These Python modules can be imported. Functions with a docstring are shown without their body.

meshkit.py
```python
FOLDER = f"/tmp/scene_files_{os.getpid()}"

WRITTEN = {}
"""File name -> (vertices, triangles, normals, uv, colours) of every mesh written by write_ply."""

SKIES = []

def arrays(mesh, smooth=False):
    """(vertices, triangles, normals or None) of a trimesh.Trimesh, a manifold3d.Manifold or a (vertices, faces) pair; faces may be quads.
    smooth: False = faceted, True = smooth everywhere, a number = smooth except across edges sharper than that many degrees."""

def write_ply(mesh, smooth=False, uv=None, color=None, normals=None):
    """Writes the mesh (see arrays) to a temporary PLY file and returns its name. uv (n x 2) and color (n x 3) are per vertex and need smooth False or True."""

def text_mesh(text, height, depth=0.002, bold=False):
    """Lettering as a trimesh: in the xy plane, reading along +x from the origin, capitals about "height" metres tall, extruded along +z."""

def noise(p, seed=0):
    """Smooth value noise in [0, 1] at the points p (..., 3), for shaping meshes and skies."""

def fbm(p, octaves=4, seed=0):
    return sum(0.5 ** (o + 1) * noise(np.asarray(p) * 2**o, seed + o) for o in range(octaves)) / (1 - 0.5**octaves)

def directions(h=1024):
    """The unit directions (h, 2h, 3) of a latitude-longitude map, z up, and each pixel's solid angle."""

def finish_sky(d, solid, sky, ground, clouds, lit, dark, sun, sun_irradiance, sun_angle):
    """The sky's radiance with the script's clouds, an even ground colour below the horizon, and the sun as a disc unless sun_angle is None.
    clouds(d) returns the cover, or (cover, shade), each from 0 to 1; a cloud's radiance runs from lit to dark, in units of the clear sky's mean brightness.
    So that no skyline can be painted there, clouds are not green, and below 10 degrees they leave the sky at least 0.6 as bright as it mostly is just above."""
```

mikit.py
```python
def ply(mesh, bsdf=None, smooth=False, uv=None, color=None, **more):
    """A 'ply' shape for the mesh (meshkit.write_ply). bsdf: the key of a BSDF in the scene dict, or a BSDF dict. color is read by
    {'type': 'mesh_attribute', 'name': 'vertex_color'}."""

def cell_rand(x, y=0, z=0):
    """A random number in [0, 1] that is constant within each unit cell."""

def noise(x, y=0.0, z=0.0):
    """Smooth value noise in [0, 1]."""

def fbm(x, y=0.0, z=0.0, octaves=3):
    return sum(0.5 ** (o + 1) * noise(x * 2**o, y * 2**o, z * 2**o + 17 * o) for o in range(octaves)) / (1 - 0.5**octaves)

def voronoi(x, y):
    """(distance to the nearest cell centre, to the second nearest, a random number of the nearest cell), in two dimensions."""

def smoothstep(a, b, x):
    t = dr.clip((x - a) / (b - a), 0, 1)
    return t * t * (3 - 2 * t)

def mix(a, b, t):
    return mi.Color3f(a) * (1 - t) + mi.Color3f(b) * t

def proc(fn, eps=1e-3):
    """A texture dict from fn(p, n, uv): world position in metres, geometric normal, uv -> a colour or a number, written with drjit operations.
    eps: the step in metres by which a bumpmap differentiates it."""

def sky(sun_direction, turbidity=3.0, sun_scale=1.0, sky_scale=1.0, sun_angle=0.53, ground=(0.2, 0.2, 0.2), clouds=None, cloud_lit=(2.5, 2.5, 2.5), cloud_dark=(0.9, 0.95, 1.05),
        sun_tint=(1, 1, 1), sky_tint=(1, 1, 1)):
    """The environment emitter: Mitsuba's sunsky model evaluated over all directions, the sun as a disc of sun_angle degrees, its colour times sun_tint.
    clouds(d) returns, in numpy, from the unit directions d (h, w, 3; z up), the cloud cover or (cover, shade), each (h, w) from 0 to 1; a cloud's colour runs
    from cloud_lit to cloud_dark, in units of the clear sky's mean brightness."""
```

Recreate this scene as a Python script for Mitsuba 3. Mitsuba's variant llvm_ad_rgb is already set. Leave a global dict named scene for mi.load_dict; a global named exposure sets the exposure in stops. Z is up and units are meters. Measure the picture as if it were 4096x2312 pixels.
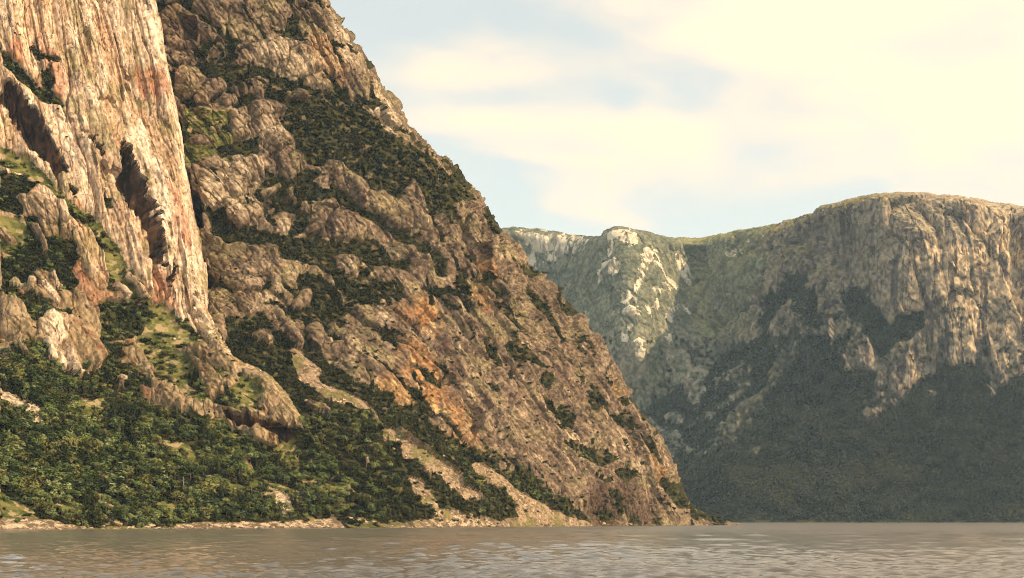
import math, random
import numpy as np
import mitsuba as mi
import drjit as dr
import trimesh
import shapely
from shapely.geometry import Polygon
from scipy.interpolate import RBFInterpolator
from scipy.ndimage import map_coordinates, distance_transform_edt, gaussian_filter
from scipy.spatial import cKDTree
import mikit, meshkit
from mikit import noise, fbm, smoothstep, mix

# ------------------------------------------------------------------ camera, sky, exposure
scene, labels = {}, {}
T = mi.ScalarTransform4f
F, CX, HY, CAMZ = 512 / math.tan(math.radians(20)), 512.0, 520.3, 4.0
scene['haze_air'] = {'type': 'homogeneous', 'albedo': {'type': 'rgb', 'value': [.95, .95, .95]},
                     'sigma_t': {'type': 'rgb', 'value': [.23e-4, .33e-4, .44e-4]}}
scene['camera'] = {'type': 'perspective', 'fov': 40, 'fov_axis': 'x', 'near_clip': .5, 'far_clip': 20000,
                   'principal_point_offset_y': -(HY - 289) / 578,
                   'to_world': T().look_at(origin=[0, 0, CAMZ], target=[0, 1, CAMZ], up=[0, 0, 1]),
                   'medium': {'type': 'ref', 'id': 'haze_air'}}


def clouds(d):
    """Broken cumulus sheets drifting on a flat layer; denser towards the right of the view."""
    z = np.maximum(d[..., 2], .02)
    az = np.degrees(np.arctan2(d[..., 0], d[..., 1]))
    el = np.degrees(np.arcsin(np.clip(d[..., 2], -1, 1)))
    q = np.stack([az / 7.5, el / 2.6 + az / 40, az * 0], -1)
    w = meshkit.fbm(q * 1.0 + 3.1, 3, 5) - .5
    q2 = q + np.stack([w * 1.2, w * .8, w * 0], -1)
    n = meshkit.fbm(q2 + 11.7, 5, 21)

    def blob(a, e, ra, re):
        return np.exp(-(((az - a) / ra) ** 2 + ((el - e) / re) ** 2))
    m = .36 + .46 * np.exp(-(((az - 15) / 11.5) ** 2 + ((el - 20.5) / np.where(el > 20.5, 16, 5.2)) ** 2)) + .28 * blob(4.5, 15.6, 6, .8) + .22 * blob(12, 15.2, 9, 1.6) + .30 * blob(-.6, 17.5, 5.0, .75) + .30 * blob(-1, 15.9, 3.8, .65) + .22 * blob(-1.9, 18.9, 2.8, .7)
    m = m - .10 * blob(0, 9.5, 30, 3.2) - .12 * blob(-4, 20, 4, 1.2)
    cover = np.clip((1.55 * (n - .5) + .5 + m - .80) / .50, 0, 1)
    cover = cover * cover * (3 - 2 * cover)
    veil = .40 + .08 * np.exp(-np.abs(el - 3) / 7)
    return veil + (.98 - veil) * cover, np.clip((meshkit.fbm(q * 1.7 + 40, 4, 9) - .5) * 1.2, 0, 1)


SUN = (0.80, -0.40, 0.62)
scene['sky'] = mikit.sky(SUN, turbidity=4.0, clouds=clouds, cloud_lit=(1.88, 1.53, 1.15), cloud_dark=(1.58, 1.40, 1.13),
                         sun_tint=(1.0, .88, .71), sky_scale=1.72, sky_tint=(1.12, 1.17, .94), ground=(.16, .15, .12))
exposure = 2.0

# ------------------------------------------------------------------ materials
C3 = mi.Color3f


def col(*c):
    return C3(*[float(x) for x in c])


def diffuse(key, fn):
    scene[key] = {'type': 'twosided', 'bsdf': {'type': 'diffuse', 'reflectance': mikit.proc(fn)}}


PALES = []   # and for paler weathered rock
DARKS = []   # the same for black water stains, plus painted shade of gully, caves and cliff foot
STAINS = []          # (centre, radius across, radius down, strength): iron stains on the grey cliff, filled in below
PIX = {}             # terrain lookups


def px_to_world(px, py, y):
    return np.array([(px - CX) / F * y, y, CAMZ - (py - HY) / F * y])


def rock_buttress(p, n, uv):
    big = fbm(p.x / 55, p.y / 55, p.z / 55)
    mid = fbm(p.x / 9 + 7, p.y / 9, p.z / 11, 4)
    streak = fbm(p.x / 4.5, p.y / 4.5, p.z / 40 + 3, 3)
    bed = fbm((p.x + .75 * p.z) / 4.0, p.y / 16, p.z / 45, 4)
    fine = fbm(p.x / 1.7, p.y / 1.7, p.z / 2.2 + 9, 2)
    c = mix(col(.148, .108, .080), col(.255, .188, .136), smoothstep(.35, .65, mid))
    c = mix(c, col(.43, .345, .235), smoothstep(.56, .70, .5 * mid + .3 * big + .2 * fine) * .8)
    c = mix(c, col(.105, .078, .066), smoothstep(.55, .70, streak) * .7)
    c = mix(c, col(.075, .058, .046), smoothstep(.57, .66, .6 * bed + .4 * mid) * .8)
    c = mix(c, col(.26, .225, .12), smoothstep(.5, .7, fbm(p.x / 16 + 50, p.y / 16, p.z / 16)) * .45)
    o = mi.Float(0)
    for (q, rx, rz, s) in STAINS:
        d = dr.sqrt(dr.square((p.x - q[0]) / rx) + dr.square((p.y - q[1]) / (rx * 1.6)) + dr.square((p.z - q[2]) / rz))
        o = dr.maximum(o, s * smoothstep(1.0, .35, d))
    w = mi.Float(0)
    for (q, rx, rz, s) in PALES:
        d = dr.sqrt(dr.square((p.x - q[0]) / rx) + dr.square((p.y - q[1]) / (rx * 1.8)) + dr.square((p.z - q[2]) / rz))
        w = dr.maximum(w, s * smoothstep(1.1, .3, d))
    c = mix(c, mix(col(.27, .205, .14), col(.50, .405, .30), smoothstep(.35, .6, mid)), w * smoothstep(.30, .52, .5 * mid + .5 * big))
    k = mi.Float(0)
    for (q, rx, rz, s) in DARKS:
        d = dr.sqrt(dr.square((p.x - q[0]) / rx) + dr.square((p.y - q[1]) / (rx * 1.6)) + dr.square((p.z - q[2]) / rz))
        k = dr.maximum(k, s * smoothstep(1.0, .4, d))
    c = mix(c, col(.085, .055, .046), k * smoothstep(.25, .55, .5 * streak + .5 * mid))
    t = fbm(p.x / 5 + 3, p.y / 5, p.z / 26, 3)
    c = mix(c, col(.335, .180, .085), o * smoothstep(.28, .52, t))
    c = mix(c, col(.50, .37, .18), o * smoothstep(.60, .70, fbm(p.x / 6, p.y / 6, p.z / 15 + 5, 3)) * .8)
    r = dr.abs(fbm((p.x + .75 * p.z) / 8 + 70, p.y / 18, p.z / 30, 3) - .5)
    r2 = dr.abs(fbm(p.x / 11 + 30, p.y / 18, (p.z - .5 * p.x) / 9, 3) - .5)
    c = mix(c, col(.055, .042, .036), dr.maximum(smoothstep(.013, .004, r), smoothstep(.010, .003, r2) * .8) * .8)
    grass = smoothstep(.68, .86, n.z + .35 * (mid - .5)) * .75
    c = mix(c, col(.085, .095, .03), grass)
    c = mix(c, c * .45, smoothstep(.67, .77, fbm(p.x / 1.2 + 5, p.y / 1.2, p.z / 1.5, 2)))
    return c * (.58 + .84 * smoothstep(.2, .8, fine))


def pale(kx, ky, tone):
    def fn(p, n, uv):
        a, b = p.x + kx * p.z, p.y + ky * p.z        # constant along the way the beds run down the face
        big = fbm(a / 30 + 5, b / 30, p.z / 90, 3)
        streak = fbm(a / 5.0, b / 5.0, p.z / 60 + 3, 4)
        thin = fbm(a / 2.1 + 9, b / 2.1, p.z / 34, 3)
        wide = fbm(a / 12 + 2, b / 12, p.z / 70, 3)
        mid = fbm(p.x / 6 + 7, p.y / 6, p.z / 8, 4)
        fine = fbm(p.x / 1.5, p.y / 1.5, p.z / 2.6 + 9, 2)
        c = mix(col(.41, .305, .22), col(.68, .55, .435), smoothstep(.36, .60, .45 * streak + .25 * mid + .3 * big))
        c = mix(c, col(.80, .67, .52), smoothstep(.55, .66, .5 * streak + .5 * wide) * .7)
        c = mix(c, col(.45, .25, .13), smoothstep(.54, .68, wide) * .42)
        c = mix(c, col(.25, .150, .078), smoothstep(.55, .66, thin) * .55)
        c = mix(c, col(.10, .075, .052), smoothstep(.59, .68, .6 * thin + .4 * mid) * .85)
        c = mix(c, col(.21, .185, .085), smoothstep(.56, .66, fbm(p.x / 13 + 50, p.y / 13, p.z / 16)) * .55)
        c = mix(c, c * col(.50, .47, .42), (tone - .5) * 2)
        c = mix(c, col(.36, .14, .08), smoothstep(.62, .70, fbm(a / 16 + 80, b / 16, p.z / 45, 3)) * .55)
        low = smoothstep(165, 95, p.z) * tone
        c = mix(c, col(.30, .225, .14), low * smoothstep(.3, .6, 1 - mid))
        r = dr.abs(fbm(a / 6.5 + 70, b / 6.5, p.z / 38, 3) - .5)
        c = mix(c, col(.15, .10, .065), smoothstep(.016, .005, r) * .6)
        grass = smoothstep(.62, .82, n.z + .35 * (mid - .5)) * .8
        c = mix(c, col(.12, .112, .040), grass)
        c = mix(c, c * .45, smoothstep(.66, .76, fbm(p.x / 1.1 + 5, p.y / 1.1, p.z / 1.6, 2)))
        return c * (.66 + .68 * smoothstep(.2, .8, fine))
    return fn


rock_pale = pale(.27, -.26, .5)
rock_slab = pale(.88, .1, 1.0)


def rock_dark_shaded(p, n, uv):  # red-brown hollow rock, with the shade of gully and clefts in its colour
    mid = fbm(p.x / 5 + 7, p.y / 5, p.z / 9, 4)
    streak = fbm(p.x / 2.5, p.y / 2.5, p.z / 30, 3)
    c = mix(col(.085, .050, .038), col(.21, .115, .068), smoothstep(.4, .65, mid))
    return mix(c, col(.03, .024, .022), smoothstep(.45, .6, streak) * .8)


def scree(p, n, uv):
    a = fbm(p.x / 1.4, p.y / 1.4, p.z / 1.4, 2)
    b = fbm(p.x / 6, p.y / 6, p.z / 6 + 5, 3)
    c = mix(col(.11, .08, .052), col(.34, .255, .175), smoothstep(.30, .66, .6 * a + .4 * b))
    c = mix(c, col(.50, .41, .30), smoothstep(.68, .76, fbm(p.x / 1.7 + 9, p.y / 1.7, p.z / 1.7, 2)))
    return mix(c, col(.12, .12, .04), smoothstep(.55, .68, fbm(p.x / 11, p.y / 11, p.z / 11 + 15, 3)) * .7)


def shore_ground(p, n, uv):
    a = fbm(p.x / .8, p.y / .8, p.z / .5, 3)
    b = fbm(p.x / 5, p.y / 5, p.z / 2 + 5, 3)
    d = fbm(p.x / 3, p.y / 3, p.z / 1.5 + 8, 3)
    c = mix(col(.12, .09, .062), col(.48, .385, .285), smoothstep(.44, .62, .3 * a + .3 * b + .4 * d))
    c = mix(c, col(.11, .075, .055), smoothstep(.9, .25, p.z) * .8)      # the wet, weed-dark edge
    return mix(c, col(.17, .15, .05), smoothstep(.55, .68, fbm(p.x / 7, p.y / 7, p.z / 7 + 15, 3)) * smoothstep(1.5, 4, p.z))


def grass_ground(p, n, uv):
    a = fbm(p.x / 1.5, p.y / 1.5, p.z / 1.5, 2)
    b = fbm(p.x / 8, p.y / 8, p.z / 8 + 5, 4)
    c = mix(col(.070, .082, .026), col(.185, .175, .066), smoothstep(.35, .65, .35 * a + .65 * b))
    c = mix(c, col(.36, .275, .175), smoothstep(.56, .64, fbm(p.x / 4 + 9, p.y / 4, p.z / 4, 4)) * .8)
    return mix(c, col(.05, .06, .02), smoothstep(.55, .66, fbm(p.x / 4 + 30, p.y / 4, p.z / 4, 3)) * .7)


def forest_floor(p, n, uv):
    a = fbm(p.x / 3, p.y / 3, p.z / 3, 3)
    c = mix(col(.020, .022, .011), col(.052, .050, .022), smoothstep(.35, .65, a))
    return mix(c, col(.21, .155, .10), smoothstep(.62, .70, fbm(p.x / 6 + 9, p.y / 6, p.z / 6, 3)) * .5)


def rock_far(p, n, uv):
    mid = fbm(p.x / 26 + 7, p.y / 26, p.z / 34, 4)
    streak = fbm(p.x / 10, p.y / 10, p.z / 150, 4)
    big = fbm(p.x / 190 + 3, p.y / 190, p.z / 230, 3)
    fine = fbm(p.x / 6, p.y / 6, p.z / 9 + 3, 2)
    c = mix(col(.19, .165, .13), col(.37, .31, .225), smoothstep(.36, .60, .5 * mid + .5 * streak))
    right = smoothstep(660, 840, p.x)
    c = mix(c, col(.52, .40, .26), smoothstep(.46, .58, .45 * mid + .4 * big + .15 * streak) * right * .85)
    c = mix(c, col(.060, .050, .054), smoothstep(.50, .62, streak) * .85)
    left = smoothstep(520, 400, p.x)
    c = mix(c, col(.52, .46, .345), left * smoothstep(.49, .57, .7 * mid + .3 * streak) * smoothstep(.62, .35, n.z) * .85)
    green = smoothstep(.40, .62, n.z + .55 * (mid - .5))
    c = mix(c, mix(col(.060, .078, .040), col(.12, .125, .055), smoothstep(.4, .6, fbm(p.x / 45, p.y / 45, p.z / 45 + 3))), green * (.9 - .6 * right))
    shade_zone = smoothstep(520, 585, p.x) * smoothstep(800, 690, p.x)  # painted shade: darkens the left-facing part of the right-hand cliff
    c = mix(c, col(.088, .074, .076), shade_zone * smoothstep(.40, .60, .6 * streak + .4 * mid) * .7)
    r = dr.abs(fbm(p.x / 17 + 70, p.y / 17, p.z / 120, 3) - .5)
    c = mix(c, col(.05, .043, .043), smoothstep(.024, .008, r) * .75)
    top = smoothstep(.55, .8, n.z) * smoothstep(330, 430, p.z)
    c = mix(c, mix(mix(col(.25, .21, .085), col(.36, .29, .20), right), col(.40, .33, .22), smoothstep(.5, .65, mid)), top * .8)
    return c * (.55 + .9 * smoothstep(.2, .8, fine))


def far_pale(p, n, uv):
    mid = fbm(p.x / 20 + 7, p.y / 20, p.z / 30, 4)
    fine = fbm(p.x / 6, p.y / 6, p.z / 9 + 3, 2)
    c = mix(col(.24, .22, .17), col(.66, .60, .47), smoothstep(.36, .54, .5 * mid + .5 * fbm(p.x / 8, p.y / 8, p.z / 45, 3)))
    c = mix(c, col(.10, .11, .075), smoothstep(.55, .64, fbm(p.x / 11 + 40, p.y / 11, p.z / 24, 3)) * .9)
    return c * (.75 + .5 * fine)


def far_green(p, n, uv):
    mid = fbm(p.x / 24 + 7, p.y / 24, p.z / 34, 4)
    fine = fbm(p.x / 6, p.y / 6, p.z / 8 + 3, 2)
    c = mix(col(.115, .13, .092), col(.185, .19, .135), smoothstep(.38, .62, mid))
    rocks = smoothstep(.44, .56, fbm((p.x + .25 * p.z) / 26 + 3, p.y / 26, p.z / 90, 4)) * smoothstep(520, 300, p.z)
    c = mix(c, mix(col(.21, .19, .145), col(.38, .335, .25), mid), rocks * .85)
    r = dr.abs(fbm((p.x + .25 * p.z) / 22 + 70, p.y / 30, p.z / 80, 3) - .5)
    c = mix(c, col(.05, .055, .045), smoothstep(.022, .008, r) * .7)
    c = mix(c, col(.045, .055, .042), smoothstep(.56, .64, fbm(p.x / 13 + 40, p.y / 13, p.z / 22, 3)) * smoothstep(420, 200, p.z) * .8)
    c = mix(c, col(.27, .255, .115), smoothstep(.42, .70, n.z + .3 * (mid - .5)) * smoothstep(390, 470, p.z) * smoothstep(380, 470, p.x) * .85)
    return c * (.6 + .8 * smoothstep(.2, .8, fine))


def far_floor(p, n, uv):
    a = fbm(p.x / 25, p.y / 25, p.z / 25, 3)
    return mix(col(.022, .03, .016), col(.055, .062, .028), smoothstep(.35, .65, a))


def leaf(dark, mid_, light, seed):
    def fn(p, n, uv):
        a = fbm(p.x / 7 + seed, p.y / 7, p.z / 7, 3)
        b = fbm(p.x / 38 + seed * 3, p.y / 38, p.z / 38, 3)
        c = mix(col(*dark), col(*mid_), smoothstep(.30, .60, a))
        return mix(c, col(*light), smoothstep(.48, .72, .55 * a + .45 * b) * .9)
    return fn


def leaf_far(p, n, uv):
    a = .5 * noise(p.x / 9, p.y / 9, p.z / 9) + .5 * smoothstep(.36, .64, fbm(p.x / 30, p.y / 30, p.z / 24, 3))
    b = fbm(p.x / 90, p.y / 90, p.z / 90 + 3, 3)
    c = mix(col(.007, .011, .010), col(.054, .060, .030), a)
    return mix(c, col(.085, .085, .032), smoothstep(.5, .68, b) * smoothstep(160, 20, p.z) * .8)


def bark(p, n, uv):
    return mix(col(.10, .08, .06), col(.22, .18, .14), noise(p.x * 4, p.y * 4, p.z * 1.5))


def boulder_rock(p, n, uv):
    a = fbm(p.x / 1.3, p.y / 1.3, p.z / 1.3, 3)
    c = mix(col(.27, .21, .145), col(.56, .46, .34), smoothstep(.3, .62, a))
    return mix(c, col(.14, .115, .08), smoothstep(.6, .72, fbm(p.x / .8 + 5, p.y / .8, p.z / .8, 2)))


def boulder_brown(p, n, uv):
    a = fbm(p.x / 1.6, p.y / 1.6, p.z / 1.6, 3)
    return mix(col(.14, .095, .06), col(.34, .25, .165), smoothstep(.3, .65, a))


for k, f in [('m_buttress', rock_buttress), ('m_pale', rock_pale), ('m_slab', rock_slab), ('m_shore', shore_ground), ('m_dark_shaded', rock_dark_shaded), ('m_scree', scree), ('m_grass', grass_ground),
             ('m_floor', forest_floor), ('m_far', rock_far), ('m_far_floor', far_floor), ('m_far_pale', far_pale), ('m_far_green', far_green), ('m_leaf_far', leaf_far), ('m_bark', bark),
             ('m_boulder', boulder_rock), ('m_boulder_brown', boulder_brown),
             ('m_leaf', leaf((.028, .046, .019), (.120, .160, .056), (.29, .32, .115), 0)),
             ('m_needle', leaf((.013, .020, .012), (.034, .041, .019), (.075, .078, .034), 20)),
             ('m_snag', lambda p, n, uv: mix(col(.26, .22, .17), col(.42, .36, .29), noise(p.x, p.y, p.z * .5))),
             ('m_leaf_red', leaf((.16, .03, .015), (.34, .07, .03), (.45, .14, .05), 5)),
             ('m_leaf_sage', leaf((.045, .066, .030), (.155, .195, .08), (.33, .36, .16), 60)),
             ('m_leaf_gold', leaf((.045, .050, .018), (.140, .145, .050), (.29, .275, .10), 80)),
             ('m_shrub', leaf((.013, .018, .010), (.034, .037, .017), (.078, .072, .032), 40))]:
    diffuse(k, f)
def ruffle(p, n, uv):
    """Ripples too small to model: the open reach is rougher than the lee of the near shore; cat's-paws between."""
    g = fbm(p.x / 45, p.y / 130, 0, 3)
    return mi.Float(.09) + .10 * smoothstep(-60, 90, p.x) + .20 * smoothstep(250, 900, p.y) + .10 * (g - .5)


scene['m_water'] = {'type': 'principled', 'base_color': {'type': 'rgb', 'value': [.105, .10, .088]}, 'eta': 1.36, 'roughness': mikit.proc(ruffle)}

# ------------------------------------------------------------------ survey of the place: outlines read off zoomed tiles
TILES = {'W': (0, 226, 6.43), 'Y': (500, 180, 4.1546), 'Z': (300, 225, 6.43), '1': (0, 0, 5.032), '2': (225, 0, 5.032), '3': (0, 250, 5.032), '4': (225, 250, 5.032), '5': (475, 250, 5.032), '6': (725, 175, 3.993), 'D': (0, 0, 2.5156)}


def poly(tile, *xy):
    ox, oy, s = TILES[tile]
    a = np.array(xy, float).reshape(-1, 2)
    p = Polygon(np.stack([ox + a[:, 0] / s, oy + a[:, 1] / s], 1))
    return p if p.is_valid else p.buffer(0)


VEG_B = [  # forest and scrub on the buttress
    poly('2', 190, 370, 330, 410, 430, 450, 520, 470, 570, 440, 640, 500, 700, 520, 760, 580, 830, 640, 900, 700, 980, 760, 1030, 790, 1100, 850, 1170, 885, 1225, 950, 1250, 1010, 1200, 1000, 1150, 1040, 1180, 1130, 1120, 1110, 1060, 1060, 1015, 1130, 985, 1000, 960, 930, 930, 905, 880, 960, 850, 1020, 780, 990, 690, 960, 680, 890, 640, 880, 600, 860, 560, 830, 500, 820, 470, 860, 400, 830, 390, 790, 350, 760, 340, 700, 300, 640, 260, 600, 300, 580, 280, 545, 230, 500, 180, 520, 200, 440),
    poly('2', 0, 130, 40, 190, 100, 205, 60, 235, 30, 290, 0, 315),  # a shadowed crack, its darkness filled in with scrub and dark floor
    poly('2', 0, 330, 70, 340, 130, 320, 200, 350, 260, 380, 330, 415, 190, 420, 100, 375, 40, 400, 0, 380),
    poly('2', 310, 100, 350, 70, 380, 90, 360, 130, 390, 190, 380, 215, 310, 185, 250, 165, 220, 145, 300, 150),
    poly('2', 460, 320, 500, 350, 560, 400, 600, 450, 650, 500, 600, 500, 560, 460, 520, 420, 470, 370),
    poly('2', 735, 455, 765, 490, 785, 530, 750, 545, 722, 510),
    poly('2', 330, 900, 400, 850, 470, 880, 430, 920, 470, 950, 540, 950, 600, 985, 640, 1035, 680, 1070, 760, 1100, 820, 1155, 900, 1170, 935, 1210, 880, 1210, 800, 1180, 730, 1130, 640, 1080, 560, 1025, 470, 1015, 420, 1005, 390, 1015, 350, 1005, 290, 960, 265, 910),
    poly('2', 190, 860, 260, 880, 300, 900, 330, 960, 310, 1000, 350, 1040, 400, 1060, 430, 1110, 380, 1170, 330, 1190, 290, 1190, 220, 1150, 190, 1100, 180, 1020, 140, 1000, 170, 940),
    poly('2', 0, 1160, 60, 1150, 100, 1180, 180, 1170, 250, 1190, 330, 1185, 400, 1195, 480, 1195, 560, 1200, 620, 1215, 690, 1205, 750, 1215, 790, 1255, 830, 1310, 900, 1320, 905, 1375, 820, 1345, 740, 1335, 690, 1310, 620, 1270, 560, 1270, 540, 1300, 570, 1350, 640, 1395, 720, 1400, 700, 1454, 560, 1454, 520, 1400, 470, 1370, 400, 1330, 300, 1310, 260, 1290, 250, 1250, 190, 1230, 100, 1230, 40, 1240, 0, 1250),
    poly('2', 810, 1180, 880, 1190, 960, 1200, 1010, 1250, 1060, 1280, 1100, 1330, 1110, 1400, 1060, 1400, 1040, 1330, 980, 1280, 900, 1240, 830, 1230),
    poly('2', 1005, 1080, 1060, 1085, 1110, 1150, 1065, 1230, 1050, 1280, 1020, 1200),
    poly('2', 1270, 1010, 1300, 1060, 1384, 1180, 1350, 1180, 1290, 1090),
    poly('1', 770, 15, 880, 15, 960, 40, 1010, 70, 1060, 110, 1150, 185, 1210, 225, 1140, 200, 1040, 120, 940, 65, 800, 85),
    poly('1', 850, 335, 950, 330, 1000, 315, 1080, 295, 1170, 255, 1190, 280, 1150, 330, 1288, 330, 1288, 400, 1200, 410, 1080, 405, 1030, 390, 1000, 365, 880, 360),
    poly('1', 1050, 1080, 1120, 1060, 1180, 1110, 1280, 1150, 1288, 1250, 1180, 1240, 1060, 1180),
    poly('1', 1040, 440, 1120, 420, 1170, 470, 1250, 480, 1288, 500, 1288, 540, 1200, 540, 1100, 520, 1030, 560, 960, 560, 905, 530, 960, 515, 1020, 480),  # the lower left end is shadow, filled in as scrub
    poly('1', 1180, 720, 1288, 700, 1288, 790, 1200, 790, 1100, 800, 1080, 760),
    poly('4', 160, 260, 230, 270, 300, 330, 340, 340, 400, 350, 400, 380, 480, 400, 560, 400, 620, 360, 580, 330, 620, 300, 640, 280, 700, 250, 740, 240, 700, 210, 720, 180, 700, 140, 640, 120, 560, 90, 520, 60, 480, 60, 520, 130, 560, 190, 610, 200, 600, 250, 540, 200, 480, 130, 420, 110, 370, 130, 350, 190, 370, 230, 320, 280, 270, 260, 240, 240),
    poly('4', 0, 340, 80, 340, 190, 310, 240, 400, 300, 445, 345, 495, 330, 520, 370, 600, 400, 640, 470, 690, 520, 755, 600, 775, 690, 805, 770, 880, 800, 960, 880, 985, 900, 1060, 970, 1075, 1090, 1165, 1130, 1140, 1160, 1195, 1200, 1235, 1290, 1300, 1300, 1350, 1230, 1340, 1130, 1295, 1060, 1295, 1050, 1350, 900, 1370, 760, 1345, 700, 1370, 600, 1370, 460, 1350, 360, 1340, 300, 1290, 230, 1220, 160, 1130, 90, 1070, 0, 960),
    poly('4', 400, 380, 450, 400, 490, 540, 520, 570, 590, 610, 640, 665, 720, 690, 790, 725, 860, 780, 920, 800, 1000, 840, 1060, 890, 1120, 920, 1200, 970, 1290, 1010, 1384, 1060, 1384, 1120, 1290, 1060, 1250, 1080, 1300, 1130, 1290, 1180, 1384, 1180, 1384, 1345, 1290, 1300, 1275, 1230, 1180, 1180, 1170, 1135, 1080, 1065, 1000, 1000, 940, 965, 860, 905, 790, 890, 740, 825, 700, 785, 620, 740, 540, 700, 460, 660, 440, 620, 350, 530, 380, 480),
    poly('5', 50, 450, 100, 480, 135, 570, 100, 590, 60, 530), poly('5', 140, 465, 200, 450, 255, 500, 265, 555, 200, 560, 160, 510),
    poly('5', 230, 500, 300, 550, 345, 600, 300, 605, 260, 560), poly('5', 325, 615, 390, 635, 400, 660, 350, 705, 325, 670),
    poly('5', 155, 600, 200, 615, 225, 685, 170, 665), poly('5', 325, 715, 380, 755, 405, 815, 360, 805), poly('5', 395, 835, 445, 900, 430, 915),
    poly('5', 80, 255, 140, 275, 200, 325, 245, 400, 220, 400, 150, 325, 80, 290), poly('5', 0, 140, 60, 160, 95, 205, 60, 200, 0, 170),
    poly('5', 470, 945, 560, 975, 660, 1015, 700, 1060, 640, 1080, 560, 1060, 500, 1015, 440, 960),
    poly('5', 690, 1105, 760, 1095, 835, 1115, 790, 1150, 740, 1172, 700, 1145), poly('5', 590, 1125, 690, 1150, 690, 1170, 600, 1150),
    poly('5', 615, 1330, 660, 1305, 705, 1350, 620, 1365), poly('5', 400, 265, 470, 275, 520, 330, 420, 335),
    poly('5', 205, 60, 260, 105, 300, 140, 290, 155, 230, 110), poly('5', 535, 385, 580, 430, 560, 440), poly('5', 770, 740, 830, 785, 890, 880, 850, 855, 800, 795),
    poly('5', 955, 1135, 1010, 1160, 1070, 1230, 1090, 1290, 1040, 1300, 990, 1220, 955, 1165), poly('5', 1085, 1265, 1150, 1275, 1220, 1325, 1270, 1370, 1180, 1372, 1105, 1320),
    poly('5', 0, 1000, 60, 1025, 140, 1105, 210, 1105, 260, 1115, 330, 1185, 420, 1235, 500, 1285, 560, 1335, 575, 1372, 520, 1372, 440, 1335, 380, 1305, 320, 1265, 240, 1215, 180, 1185, 130, 1135, 60, 1085, 0, 1055),
    poly('5', 0, 1185, 170, 1185, 225, 1335, 120, 1362, 0, 1340), poly('5', 255, 175, 330, 260, 400, 370, 460, 475, 440, 470, 370, 370, 300, 270, 250, 200),
]
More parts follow.
